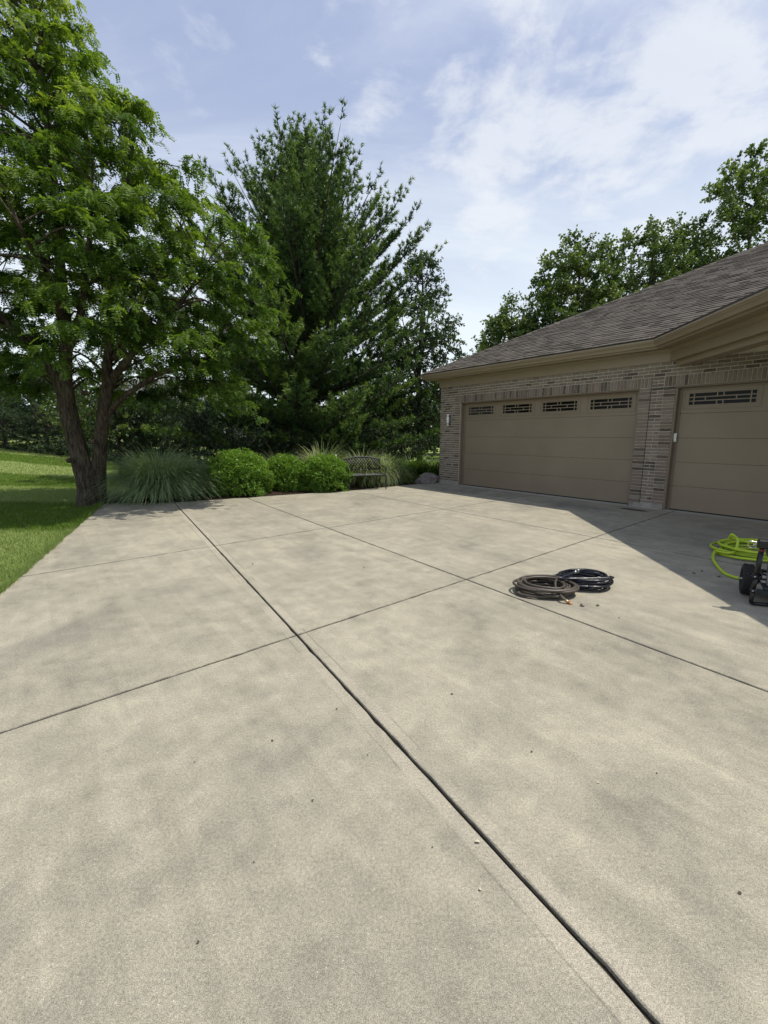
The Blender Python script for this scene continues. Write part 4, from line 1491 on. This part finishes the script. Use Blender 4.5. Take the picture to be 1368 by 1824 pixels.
# ---------------------------------------------------------------- shrubs of the bed
def round_shrub(label, base, rx, ry, h, n, seed, tint0=0.5):
    r_ = np.random.default_rng(seed)
    base = np.array(base, float)
    t = empty('round_shrub', tuple(base), 0, label, 'shrub', 'clipped round shrubs along the bed')
    mb = MB()
    for k in range(11):
        ph = r_.uniform(0, 2 * math.pi); f = r_.uniform(0.3, 0.85)
        e = np.array([math.cos(ph) * rx * f, math.sin(ph) * ry * f, h * r_.uniform(0.45, 0.8)])
        P = spline([(math.cos(ph) * 0.05, math.sin(ph) * 0.05, -0.06), e * 0.5 + np.array([0, 0, 0.05]), e], 8)
        tube_mesh(mb, P, np.linspace(0.014, 0.004, 8), 5)
    mb.obj('stems', PBARK, t)
    # lumpy dome: leaves sit in sprigs on a bumpy surface
    ns = n // 7
    th = np.arccos(r_.uniform(-0.42, 1.0, ns)); ph = r_.uniform(0, 2 * math.pi, ns)
    u = np.stack([np.sin(th) * np.cos(ph), np.sin(th) * np.sin(ph), np.cos(th)], 1)
    lump = 1 + 0.07 * np.sin(5 * ph + 3 * th + seed) + 0.06 * np.sin(9 * th - 4 * ph) + 0.05 * np.sin(7 * ph * np.sin(th) + 2)
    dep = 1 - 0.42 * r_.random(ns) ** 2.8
    zc_ = h * 0.42
    sp = np.stack([u[:, 0] * rx, u[:, 1] * ry, u[:, 2] * (h - zc_)], 1) * (lump * dep)[:, None]
    sp[:, 2] = np.where(u[:, 2] < 0.0, u[:, 2] * zc_ * 2.4 * dep, sp[:, 2]) + zc_
    # belly of the bush down to the mulch
    out = norm(u * np.array([1, 1, 1.0]) + np.array([0, 0, 0.5]))
    Vs, Ts = [], []
    for k in range(7):
        d = norm(out * 0.6 + r_.normal(0, 0.5, (ns, 3)))
        p = sp + r_.normal(0, 0.022, (ns, 3))
        p[:, 2] = np.maximum(p[:, 2], 0.02)
        nn = norm(out + np.array([0, 0, 0.6]) + r_.normal(0, 0.45, (ns, 3)))
        L = 0.046 * r_.uniform(0.7, 1.25, ns)
        Vs.append(leaf_quads(p, d, nn, L, L * 0.33))
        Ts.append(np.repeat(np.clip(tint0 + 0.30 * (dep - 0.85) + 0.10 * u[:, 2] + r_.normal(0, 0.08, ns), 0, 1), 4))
    V = np.concatenate(Vs)
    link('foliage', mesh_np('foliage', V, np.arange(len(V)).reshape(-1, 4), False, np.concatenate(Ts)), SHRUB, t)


round_shrub('largest bright green round shrub beside the big grass clump', (-3.66, 10.98, 0.0), 0.78, 0.70, 1.06, 25000, 1)
round_shrub('middle bright green round shrub of the three', (-2.68, 11.75, 0.0), 0.60, 0.56, 0.90, 17500, 2, 0.47)
round_shrub('bright green round shrub nearest the bench', (-1.62, 11.75, 0.0), 0.66, 0.56, 0.92, 17500, 3, 0.47)


def grass_clump(label, base, rad, h, n, mat, seed, wd=0.010, group='arching ornamental grasses of the bed', tint0=0.45, spread=0.22, name='ornamental_grass', arch=1.0):
    r_ = np.random.default_rng(seed)
    base = np.array(base, float)
    K = 6
    ph = r_.uniform(0, 2 * math.pi, n)
    ph2 = ph + r_.normal(0, 0.35, n)
    b0 = np.sqrt(r_.random(n))[:, None] * spread * np.stack([np.cos(ph), np.sin(ph)], 1)
    el = np.clip(r_.normal(1.08, 0.30, n), 0.25, 1.54)
    L = h * r_.uniform(0.75, 1.35, n)
    bend = r_.uniform(1.1, 2.7, n) * arch
    dh = np.stack([np.cos(ph2), np.sin(ph2)], 1)
    sc_ = rad / h
    pts = np.zeros((n, K, 3)); pts[:, 0, :2] = b0; pts[:, 0, 2] = -0.03
    a_ = el.copy()
    for k in range(1, K):
        st_ = L / (K - 1)
        pts[:, k, :2] = pts[:, k - 1, :2] + dh * (np.cos(a_) * st_ * sc_)[:, None]
        pts[:, k, 2] = pts[:, k - 1, 2] + np.sin(a_) * st_
        a_ = a_ - bend / (K - 1) * (0.3 + 1.5 * k / K)
    pts[:, :, 2] = np.maximum(pts[:, :, 2], 0.015)
    pts[:, 0, 2] = -0.03
    sd2 = np.stack([-np.sin(ph2 + r_.normal(0, 0.6, n)), np.cos(ph2), np.zeros(n)], 1); sd2 = norm(sd2)
    wprof = np.array([0.7, 1, 1, 0.85, 0.6, 0.08]) * wd * 0.5
    Va = pts + sd2[:, None, :] * wprof[None, :, None]; Vb_ = pts - sd2[:, None, :] * wprof[None, :, None]
    V = np.stack([Va, Vb_], 2).reshape(n, 2 * K, 3)
    f1 = np.array([[2 * k, 2 * k + 1, 2 * k + 3, 2 * k + 2] for k in range(K - 1)])
    F = (f1[None] + (np.arange(n) * 2 * K)[:, None, None]).reshape(-1, 4)
    tint = np.repeat(np.clip(tint0 + r_.normal(0, 0.15, n), 0, 1), 2 * K)
    o = link(name, mesh_np(name, V.reshape(-1, 3), F, True, tint), mat)
    o.location = tuple(base)
    return setp(o, label, 'ornamental grass', group)


grass_clump('largest silver-green grass clump beside the locust trunk', (-5.40, 10.45, 0.0), 1.30, 1.22, 5600, MISC, 1, 0.0125, tint0=0.52, spread=0.34)
grass_clump('silver-green grass clump between the largest clump and round shrub', (-4.72, 11.0, 0.0), 0.75, 0.98, 1500, MISC, 2, 0.010, tint0=0.40)
grass_clump('pale variegated grass tips above the middle round shrub', (-3.05, 13.1, 0.0), 0.75, 1.15, 1100, VARI, 3, 0.011)
grass_clump('tall pale variegated grass behind the shrub nearest the bench', (-1.85, 12.85, 0.0), 0.95, 1.28, 1900, VARI, 4, 0.012)
grass_clump('pale variegated grass directly behind the bench', (-0.62, 13.1, 0.0), 1.0, 1.10, 2100, VARI, 5, 0.012, tint0=0.38)
grass_clump('pale variegated grass right of the bench', (0.05, 13.6, 0.0), 0.85, 1.0, 1600, VARI, 6, 0.012, tint0=0.36)
grass_clump('dark green arching grass beside the boulder', (0.95, 15.2, 0.0), 0.85, 0.85, 1500, LILY, 7, 0.014, tint0=0.18)
grass_clump('green arching grass against the garage corner', (1.62, 14.75, 0.0), 0.6, 0.80, 1100, LILY, 8, 0.014, tint0=0.42)
LG = 'low lilies edging the bed by the bench'
for i, (u, v, lb) in enumerate(((700, 862, 'low leafy lily just right of the bench'), (722, 860, 'low leafy lily with a pale yellow bloom'), (690, 858, 'low leafy lily partly behind the bench arm'),
                                (655, 866, 'low leafy lily seen beneath the bench seat'))):
    g_ = ground(u, v)
    grass_clump(lb, (g_[0], g_[1], 0.0), 0.34, 0.38, 260, LILY, 20 + i, 0.018, LG, 0.6, 0.08, 'lily_plant')
    if i == 1:
        me = MB()
        c = np.array([g_[0] + 0.02, g_[1] - 0.05, 0.40])
        for k in range(6):
            a_ = k * math.pi / 3
            dx = np.array([math.cos(a_), math.sin(a_), 0.5]) * 0.055
            sx = np.array([-math.sin(a_), math.cos(a_), 0]) * 0.020
            me.add([c, c + dx * 0.6 + sx, c + dx, c + dx * 0.6 - sx], [(0, 1, 2, 3)])
        me.tube([(g_[0], g_[1], 0.0), (g_[0] + 0.01, g_[1] - 0.03, 0.25), tuple(c)], 0.004, 5)
        setp(me.obj('lily_flower', simple('pale_yellow_petal', (0.75, 0.62, 0.20), 0.5)), 'single pale yellow lily bloom right of the bench', 'flower')

# ---------------------------------------------------------------- boulder
r_ = np.random.default_rng(9)
import bmesh
bm = bmesh.new()
bmesh.ops.create_icosphere(bm, subdivisions=4, radius=1.0)
offs = r_.standard_normal((6, 3))
for v in bm.verts:
    p = np.array(v.co)
    k = 1 + sum(0.06 * math.sin(3.0 * (p @ offs[i]) + i) for i in range(6))
    v.co = Vector(p * k * np.array([0.36, 0.26, 0.23]))
    if v.co.z < -0.1: v.co.z = -0.1
me = bpy.data.meshes.new('boulder'); bm.to_mesh(me); bm.free()
for p in me.polygons: p.use_smooth = True
bl = link('boulder', me, ROCK)
bp = ground(764, 861)
bl.location = (bp[0] - 0.02, bp[1] + 0.12, 0.05); bl.rotation_euler = (0, 0, 0.5)
setp(bl, 'rounded grey-pink boulder at the garage corner', 'boulder')

# ================================================================== BENCH
bx, by = -0.53, 12.05
bench = empty('garden_bench', (bx, by, 0.0), R(20), 'dark metal garden bench with lattice back on the mulch bed', 'bench')
BW = 0.54
seat = MB()
for k in range(9):
    y = -0.235 + k * 0.052
    seat.bbox((-BW + 0.02, y, 0.395 - 0.012 * math.sin(k / 8 * math.pi)), (BW - 0.02, y + 0.038, 0.412 - 0.012 * math.sin(k / 8 * math.pi)), 0.003)
seat.bbox((-BW, -0.262, 0.385), (BW, -0.236, 0.418), 0.006); seat.bbox((-BW, 0.232, 0.385), (BW, 0.258, 0.418), 0.006)
seat.bbox((-BW, -0.2355, 0.388), (-BW + 0.024, 0.2315, 0.414), 0.004); seat.bbox((BW - 0.024, -0.2355, 0.388), (BW, 0.2315, 0.414), 0.004)
seat.obj('seat', BENCHM, bench)


def bback(x, z):
    """point on the raked backrest"""
    return np.array([x, 0.245 + (z - 0.42) * 0.22, z])


def top_z(x):
    return 0.80 + 0.075 * (1 - (x / BW) ** 2) ** 1.0


fr_ = MB()
xs = np.linspace(-BW, BW, 25)
rim = [bback(x, top_z(x)) for x in xs]
fr_.tube([bback(-BW, 0.52)] + rim + [bback(BW, 0.52)], 0.022, 8)
fr_.tube([bback(-BW, 0.52), bback(BW, 0.52)], 0.017, 8)
bf = fr_.obj('back_frame', BENCHM, bench)
lat = MB()
for sg in (-1, 1):
    for c0 in np.arange(-1.6, 1.6, 0.083):
        pts = []
        for z in np.linspace(0.52, 0.88, 40):
            x = c0 + sg * (z - 0.52) * 0.85
            if abs(x) < BW and z < top_z(x): pts.append(bback(x, z) + np.array([0, 0.004 * sg, 0]))
        if len(pts) > 3:
            a_, b_ = pts[0], pts[-1]
            lat.tube([a_, b_], 0.0165, 6)
lat.obj('back_lattice', BENCHM, bench)
for sx in (-1, 1):
    x = sx * (BW - 0.005)
    m_ = MB(); m_.tube(spline([(x, -0.245, 0.0), (x, -0.235, 0.12), (x, -0.255, 0.30), (x, -0.245, 0.40)], 12), np.linspace(0.014, 0.020, 12), 8); m_.obj('leg', BENCHM, bench)
    m_ = MB(); m_.tube(spline([(x, 0.30, 0.0), (x, 0.265, 0.15), (x, 0.245, 0.40), bback(x, 0.52)], 14), 0.017, 8); m_.obj('leg', BENCHM, bench)
    arm = MB()
    arm.tube(spline([bback(x, 0.63), (x, 0.12, 0.635), (x, -0.10, 0.615), (x, -0.22, 0.60), (x, -0.285, 0.575), (x, -0.275, 0.545), (x, -0.245, 0.555)], 22), 0.016, 8)
    arm.tube(spline([(x, -0.245, 0.405), (x, -0.225, 0.48), (x, -0.245, 0.585)], 10), 0.013, 8)
    arm.obj('armrest', BENCHM, bench)

# slim pale marker post among the grasses
mk = empty('garden_marker', (-1.38, 12.45, 0.0), 0, 'slim pale marker post beside the shrub nearest the bench', 'marker')
m_ = MB(); m_.tube([(0, 0, -0.05), (0, 0, 0.86)], 0.018, 8); m_.obj('post', WHITEP, mk)
m_ = MB(); m_.add(*lathe([(0.03, 0.861), (0.034, 0.875), (0.030, 0.92), (0.012, 0.94)], 10), True); m_.obj('cap', WHITEP, mk)

# ================================================================== HOSES
def coil(center, R0, turns, hr, seed, spread=0.10, ell=1.0, rot=0.0, rise=0.012, step=0.10, top=0.10):
    """loose coil of hose lying on the ground, loops heaped on one another"""
    r_ = np.random.default_rng(seed)
    pts = []
    N_ = int(turns / step * 3.2)
    ph = np.linspace(0, turns * 2 * math.pi, N_)
    ctl = np.linspace(0, turns, int(turns * 2.5) + 3)
    rr = np.interp(ph / 2 / math.pi, ctl, R0 * (1 + r_.uniform(-spread, spread * 0.7, len(ctl))))
    ox = np.interp(ph / 2 / math.pi, ctl, r_.normal(0, 0.055 * R0 / 0.28, len(ctl))); oy = np.interp(ph / 2 / math.pi, ctl, r_.normal(0, 0.045 * R0 / 0.28, len(ctl)))
    base = np.interp(ph / 2 / math.pi, [0, turns], [hr, top])
    wig = np.interp(ph / 2 / math.pi, ctl, r_.uniform(-0.6, 1.0, len(ctl))) * hr * 1.2
    z = np.maximum(base + wig, hr)
    x, y = (rr * np.cos(ph) + ox) * ell, rr * np.sin(ph) + oy
    c, s = math.cos(rot), math.sin(rot)
    P = np.stack([center[0] + x * c - y * s, center[1] + x * s + y * c, z], 1)
    # smooth
    for _ in range(3):
        P[1:-1] = (P[:-2] + 2 * P[1:-1] + P[2:]) / 4
    return P


def hose(name, label, P, hr, mat, ends, group=None):
    c0 = np.array([P[:, 0].mean(), P[:, 1].mean(), 0.0])
    t = empty(name, tuple(c0), 0, label, 'hose', group)
    m_ = MB(); m_.tube(P - c0, hr, 8); m_.obj('hose_line', mat, t)
    for (p, d, fm, rr, L) in ends:
        p = np.array(p) - c0; d = norm(np.array(d, float))
        f_ = MB()
        f_.tube([p - d * 0.02, p + d * L * 0.45], rr, 10); f_.tube([p + d * L * 0.452, p + d * L * 0.75], rr * 1.35, 6); f_.tube([p + d * L * 0.752, p + d * L], rr * 0.85, 10)
        f_.obj('fitting', fm, t)
    return t


c1 = (ground(972, 1053)[:2])
P = coil(c1, 0.228, 12, 0.0125, 3, 0.14, 1.06, 0.3, top=0.095)
tail = spline([P[-1], P[-1] + np.array([-0.06, -0.14, -0.02]), np.array([c1[0] + 0.04, c1[1] - 0.27, 0.05]), np.array([c1[0] + 0.075, c1[1] - 0.315, 0.022])], 16)
P = np.vstack([P, tail[1:]])
hose('coiled_hose', 'brown rubber hose coil in front, brass end toward the camera', P, 0.0125, HOSEB, [(P[-1], P[-1] - P[-3], BRASS, 0.014, 0.055)], 'coiled hoses lying in the sun')
c2 = (ground(1036, 1041)[:2])
P = coil(c2, 0.205, 14, 0.010, 8, 0.17, 1.05, -0.2, top=0.11)
e0 = P[-1]
tail = spline([e0, np.array([c2[0] + 0.02, c2[1] + 0.05, 0.15]), np.array([c2[0] + 0.02, c2[1] - 0.02, 0.165]), np.array([c2[0] - 0.16, c2[1] - 0.12, 0.135]), np.array([c2[0] - 0.26, c2[1] - 0.20, 0.125])], 22)
P2 = np.vstack([P, spline([e0, e0 + np.array([-0.05, -0.08, 0.01]), np.array([c1[0] + 0.12, c1[1] + 0.02, 0.118])], 10)[1:]])
lead = spline([np.array([c1[0] + 0.13, c1[1] + 0.02, 0.118]), np.array([c1[0] + 0.25, c1[1] + 0.10, 0.130]), np.array([c1[0] + 0.35, c1[1] + 0.17, 0.138])], 12)
hose('coiled_hose', 'glossy black hose coil behind the brown one', np.vstack([P2, lead[1:]]), 0.0105, HOSEK, [(lead[-1], lead[-1] - lead[-3], CHROME, 0.014, 0.08)], 'coiled hoses lying in the sun')
# lime green hose in the shade
cg = np.array([4.86, 5.22])
P = coil(cg, 0.40, 8, 0.0155, 12, 0.22, 1.45, -0.15, top=0.125)
lp = at(1306, 952, 5.25)
la = ground(1290, 988)[:2]
loop = spline([P[-1], np.array([4.75, 5.30, 0.14]), np.array([lp[0] + 0.09, lp[1] + 0.12, 0.20]), np.array([lp[0] + 0.0, lp[1] + 0.04, lp[2] - 0.05]), np.array([lp[0] - 0.015, lp[1], lp[2]]), np.array([lp[0] + 0.03, lp[1] - 0.04, lp[2] - 0.06]),
               np.array([lp[0] - 0.01, lp[1] - 0.08, lp[2] - 0.18]), np.array([lp[0] - 0.12, lp[1] - 0.12, 0.07]), np.array([la[0] - 0.13, la[1] + 0.0, 0.05])], 60)
g1, g2, g3 = ground(1281, 1005), ground(1290, 1022), ground(1306, 1030)
tail = spline([loop[-1], np.array([g1[0], g1[1] + 0.10, 0.03]), np.array([g2[0], g2[1] + 0.03, 0.0155]), np.array([g3[0], g3[1], 0.0155]), np.array([g3[0] + 0.06, g3[1] - 0.07, 0.0155])], 34)
P = np.vstack([P, loop[1:], tail[1:]])
hg = hose('coiled_hose', 'lime green hose coil in the shade by the pressure washer', P, 0.0155, HOSEG, [])
c0 = np.array(hg.location)
m_ = MB(); m_.tube(spline(np.array([P[-1], P[-1] + [0.05, -0.06, 0.004], P[-1] + [0.16, -0.15, 0.02]]) - c0, 8), 0.0165, 8); m_.obj('end_sleeve', HOSEE, hg)

# ================================================================== PRESSURE WASHER
pw0 = ground(1337, 1079)
pw = empty('pressure_washer', (pw0[0], pw0[1], 0.0), R(-35), 'black pressure washer on wheels cut off by the right edge', 'pressure washer')
# local: x to the right, y away, z up; origin at the left front foot loop
r0 = 0.0165
f_ = MB()
f_.tube(spline([(0.09, 0.30, 0.20), (0.02, 0.10, 0.185), (0.0, 0.03, 0.16), (0.0, 0.0, 0.10), (0.0, 0.005, 0.035), (0.03, 0.03, 0.0175), (0.12, 0.06, 0.0175)], 30), r0, 10)
f_.tube(spline([(0.41, 0.30, 0.20), (0.48, 0.10, 0.185), (0.50, 0.03, 0.16), (0.50, 0.0, 0.10), (0.50, 0.005, 0.035), (0.47, 0.03, 0.0175), (0.38, 0.06, 0.0175), (0.12, 0.06, 0.0175)], 36), r0, 10)
f_.tube([(0.09, 0.30, 0.20), (0.09, 0.55, 0.20)], r0, 10); f_.tube([(0.41, 0.30, 0.20), (0.41, 0.55, 0.20)], r0, 10)
f_.tube([(0.09, 0.55, 0.20), (0.41, 0.55, 0.20)], r0, 10)
f_.obj('base_frame', BLACK, pw)
m_ = MB(); m_.bbox((0.07, 0.03, 0.150), (0.43, 0.54, 0.178), 0.006); m_.bbox((0.03, 0.035, 0.105), (0.47, 0.06, 0.1495), 0.004); m_.obj('deck', simple('deck_plastic', (0.014, 0.018, 0.021), 0.55), pw)
for x in (0.0, 0.50):
    m_ = MB()
    m_.tube([(x, 0.0, 0.125), (x + 0.003, -0.004, 0.275)], r0 + 0.001, 10)
    m_.tube([(x + 0.004, -0.006, 0.262), (x + 0.012, -0.02, 0.50)], r0 + 0.004, 10)
    for zz in (0.145, 0.275): m_.tube([(x - 0.004, -0.028, zz), (x - 0.004, 0.028, zz)], 0.019, 10)
    hp = m_.obj('handle_post', BLACK, pw)
    for zz in (0.145, 0.275):
        b_ = MB(); b_.tube([(x - 0.004, -0.034, zz), (x - 0.004, -0.0285, zz)], 0.008, 6); b_.obj('bolt', CHROME, hp)
m_ = MB(); m_.tube(spline([(0.012, -0.02, 0.49), (0.016, -0.035, 0.56), (0.06, -0.045, 0.585), (0.25, -0.045, 0.59), (0.46, -0.045, 0.585), (0.504, -0.035, 0.56), (0.512, -0.02, 0.49)], 30), 0.017, 10)
m_.obj('handle_bar', BLACK, pw)
m_ = MB(); m_.bbox((-0.025, -0.075, 0.535), (0.075, -0.005, 0.615), 0.012); m_.bbox((0.0755, -0.070, 0.555), (0.24, -0.01, 0.61), 0.01); m_.obj('gun_holder', BLACK, pw)
m_ = MB(); m_.tube(spline([(-0.02, -0.05, 0.585), (-0.065, -0.055, 0.59), (-0.085, -0.055, 0.588)], 8), 0.006, 6)
m_.tube(spline([(-0.02, -0.05, 0.575), (-0.045, -0.055, 0.565), (-0.05, -0.055, 0.55)], 8), 0.007, 6)
m_.tube(spline([(-0.085, -0.055, 0.57), (-0.085, -0.055, 0.55), (-0.06, -0.055, 0.532), (-0.02, -0.05, 0.545)], 12), 0.0045, 6); m_.obj('hose_hook', CHROME, pw)
m_ = MB(); m_.tube(spline([(0.03, -0.03, 0.525), (0.015, -0.04, 0.515), (-0.01, -0.04, 0.52)], 6), 0.004, 5); m_.obj('red_band', REDP, pw)


def wheel(cx_, cy_):
    rw, ww = 0.142, 0.095
    w_ = empty('wheel', (cx_, cy_, rw)); w_.parent = pw
    w_.rotation_euler = (0, R(90), 0)
    pr = [(rw * 0.55, -ww * 0.40), (rw * 0.80, -ww * 0.50), (rw * 0.95, -ww * 0.42), (rw, -ww * 0.25), (rw, ww * 0.25), (rw * 0.95, ww * 0.42), (rw * 0.80, ww * 0.50), (rw * 0.55, ww * 0.40)]
    V_, F_ = lathe(pr, 36); F_ = F_[:-2]
    F_ += [(7 * 36 + k_, 7 * 36 + (k_ + 1) % 36, (k_ + 1) % 36, k_) for k_ in range(36)]
    m_ = MB(); m_.add(V_, F_, True)
    for k_ in range(24):                               # tread lugs
        a_ = 2 * math.pi * k_ / 24
        for sg in (-1, 1):
            M_ = Matrix.Rotation(a_ + sg * 0.06, 4, 'Z')
            m_.box((rw - 0.003, -0.009, sg * ww * 0.22 - 0.016), (rw + 0.004, 0.009, sg * ww * 0.22 + 0.016), M_)
    m_.obj('tyre', RUBBER, w_)
    m_ = MB(); m_.add(*lathe([(0.02, -0.034), (rw * 0.50, -0.022), (rw * 0.57, -0.026), (rw * 0.57, 0.026), (rw * 0.50, 0.022), (0.02, 0.034)], 28), True); m_.obj('rim', PEWTER, w_)


wheel(-0.01, 0.37); wheel(0.51, 0.37)
m_ = MB(); m_.tube([(-0.075, 0.37, 0.142), (0.575, 0.37, 0.142)], 0.009, 8); m_.obj('axle', CHROME, pw)
m_ = MB(); m_.bbox((0.13, 0.16, 0.179), (0.38, 0.46, 0.36), 0.02)
for k_ in range(6): m_.box((0.12, 0.20 + k_ * 0.04, 0.24), (0.39, 0.212 + k_ * 0.04, 0.34))
m_.obj('engine_block', ENGINE, pw)
m_ = MB(); m_.bbox((0.10, 0.14, 0.3605), (0.41, 0.48, 0.46), 0.035); m_.obj('fuel_tank', BLACK, pw)
m_ = MB(); m_.add(*lathe([(0.034, 0.4605), (0.036, 0.468), (0.036, 0.485), (0.030, 0.49)], 16, 0.25, 0.30), True); m_.obj('fuel_cap', REDP, pw)
m_ = MB(); m_.bbox((0.09, 0.05, 0.1785), (0.20, 0.155, 0.29), 0.012); m_.tube([(0.06, 0.10, 0.25), (0.10, 0.10, 0.25)], 0.016, 8); m_.tube([(0.05, 0.07, 0.215), (0.10, 0.08, 0.215)], 0.014, 8); m_.obj('pump', ENGINE, pw)
m_ = MB(); m_.bbox((0.10, 0.061, 0.291), (0.155, 0.12, 0.325), 0.006); m_.obj('pressure_knob', REDP, pw)
m_ = MB(); m_.add(*lathe([(0.075, 0.0), (0.085, 0.01), (0.085, 0.05), (0.06, 0.065)], 24), True)
rc = m_.obj('recoil_cover', BLACK, pw); rc.matrix_local = Matrix.Translation((0.255, 0.1595, 0.27)) @ Matrix.Rotation(R(90), 4, 'X')

# ================================================================== SMALL LITTER
DRYL = simple('dry_leaf', (0.075, 0.050, 0.034), 0.8, var=0.3, scale=60)
GRNL = simple('fresh_leaf', (0.045, 0.12, 0.02), 0.5, var=0.3, scale=60)
PALEL = simple('pale_seed', (0.55, 0.50, 0.38), 0.7, var=0.2, scale=60)


def litter(u, v, L, mat, label, group, name='fallen_leaf', z0=0.0):
    g_ = ground(u, v)
    a_ = prng.uniform(0, 6.28)
    m_ = MB()
    n_ = 5
    top, bot = [], []
    for i in range(n_ + 1):
        f = i / n_
        wv = math.sin(math.pi * f) * L * 0.30 + 0.0004
        zz = 0.003 + 0.20 * L * math.sin(math.pi * f * 1.2) * prng.uniform(0.5, 1.4)
        top.append((f * L - L / 2, wv * prng.uniform(0.7, 1.2), zz + prng.uniform(0.0, 0.25) * L)); bot.append((f * L - L / 2, -wv, zz))
    V_ = top + [(p[0], 0, p[2] * 0.4 + 0.001) for p in bot] + bot
    F_ = []
    for i in range(n_):
        F_.append((i, i + 1, n_ + 2 + i, n_ + 1 + i)); F_.append((n_ + 1 + i, n_ + 2 + i, 2 * n_ + 3 + i, 2 * n_ + 2 + i))
    m_.add(V_, F_)
    o = m_.obj(name, mat)
    o.location = (g_[0], g_[1], z0); o.rotation_euler = (0, 0, a_)
    return setp(o, label, 'leaf', group)


litter(1065, 1079, 0.045, GRNL, 'small fresh green leaf in front of the black hose coil', 'leaf litter on the concrete')
litter(1037, 1080, 0.045, DRYL, 'curled brown leaf between brown hose and green leaf', 'leaf litter on the concrete')
LIT = 'tiny dry crumbs scattered on the sunny concrete'
for (u, v, L) in ((600, 1264, 0.022), (805, 1237, 0.024), (557, 1427, 0.020), (947, 1340, 0.016), (1170, 1378, 0.014), (452, 1537, 0.010), (770, 1510, 0.010), (655, 1345, 0.010), (485, 1320, 0.02),
                  (347, 1358, 0.012), (353, 1680, 0.014), (1318, 1592, 0.02), (450, 1005, 0.035), (648, 1012, 0.035), (1103, 1101, 0.022), (1236, 1022, 0.05), (1250, 1018, 0.04), (1280, 1028, 0.05)):
    litter(u, v, L * 0.72, DRYL, 'tiny dark dry leaf crumb lying on the concrete', LIT)
for (u, v, L) in ((850, 1501, 0.022), (855, 1586, 0.012), (1065, 1395, 0.012)):
    litter(u, v, L, PALEL, 'tiny pale chip lying near the wide joint', 'pale chips near the wide joint', 'pale_chip')
# pale debris caught in the gutter's inner corner
m_ = MB()
q = W(5.93, 0.37, 3.27)
for k_ in range(7):
    m_.bbox((q[0] - 0.10 * k_ * DR[0] * 0.35 - 0.02, q[1] - 0.10 * k_ * DR[1] * 0.35 - 0.02, 3.268), (q[0] - 0.10 * k_ * DR[0] * 0.35 + 0.025, q[1] - 0.10 * k_ * DR[1] * 0.35 + 0.02, 3.315 + 0.014 * (k_ % 3 == 0)), 0.004)
setp(m_.obj('gutter_debris', PALEL), 'pale leaf debris caught in the bend of the gutter', 'debris')

# ================================================================== NEIGHBOUR'S HOUSE
nh = empty('neighbour_house', (-24.5, 52.0, 0.0), R(8), 'distant house with grey roof glimpsed through the locust branches', 'house')
m_ = MB(); m_.box((-9, 0, 0), (9, 10, 5.2)); wl = m_.obj('wall', SIDING, nh)
m_ = MB()
m_.add([(-9.6, -0.6, 5.21), (9.6, -0.6, 5.21), (9.6, 10.6, 5.21), (-9.6, 10.6, 5.21), (-7.0, 5, 8.3), (7.0, 5, 8.3)], [(0, 1, 5, 4), (2, 3, 4, 5), (1, 2, 5), (3, 0, 4), (0, 3, 2, 1)])
m_.obj('roof', FARROOF, nh)
for x in (-6.5, -2.5, 1.5, 5.5):
    for z in (0.9, 3.3):
        f_ = MB(); f_.box((x, -0.06, z), (x + 1.1, -0.001, z + 1.5)); wn = f_.obj('window', WHITEP, nh)
        f_ = MB(); f_.box((x + 0.08, -0.075, z + 0.08), (x + 1.02, -0.0605, z + 1.42)); f_.obj('pane', PANE, wn)

# far woodland closing the horizon
def woodland():
    r_ = np.random.default_rng(33)
    n = 15000
    az = r_.uniform(R(-52), R(60), n); D = r_.uniform(85, 110, n)
    hgt = 6.5 + 2.0 * np.sin(az * 23) + 1.4 * np.sin(az * 61 + 1) + 0.8 * np.sin(az * 140)
    z = hgt * np.sqrt(r_.random(n))
    p = np.stack([D * np.sin(az), D * np.cos(az), z], 1)
    ld = rand_dirs(n, r_); L = r_.uniform(1.3, 2.4, n)
    V = leaf_quads(p, ld, rand_dirs(n, r_), L, L * 0.4)
    o = link('distant_woodland', mesh_np('distant_woodland', V, np.arange(len(V)).reshape(-1, 4), False, np.repeat(np.clip(0.35 + r_.normal(0, 0.1, n), 0, 1), 4)), BROAD)
    setp(o, 'distant band of woodland along the horizon', 'woodland', kind='stuff')


woodland()
tri = sum(sum(len(p.vertices) - 2 for p in me.polygons) if len(me.polygons) < 3000 else len(me.polygons) * (len(me.polygons[0].vertices) - 2) for me in bpy.data.meshes)
print('TRIS', tri)
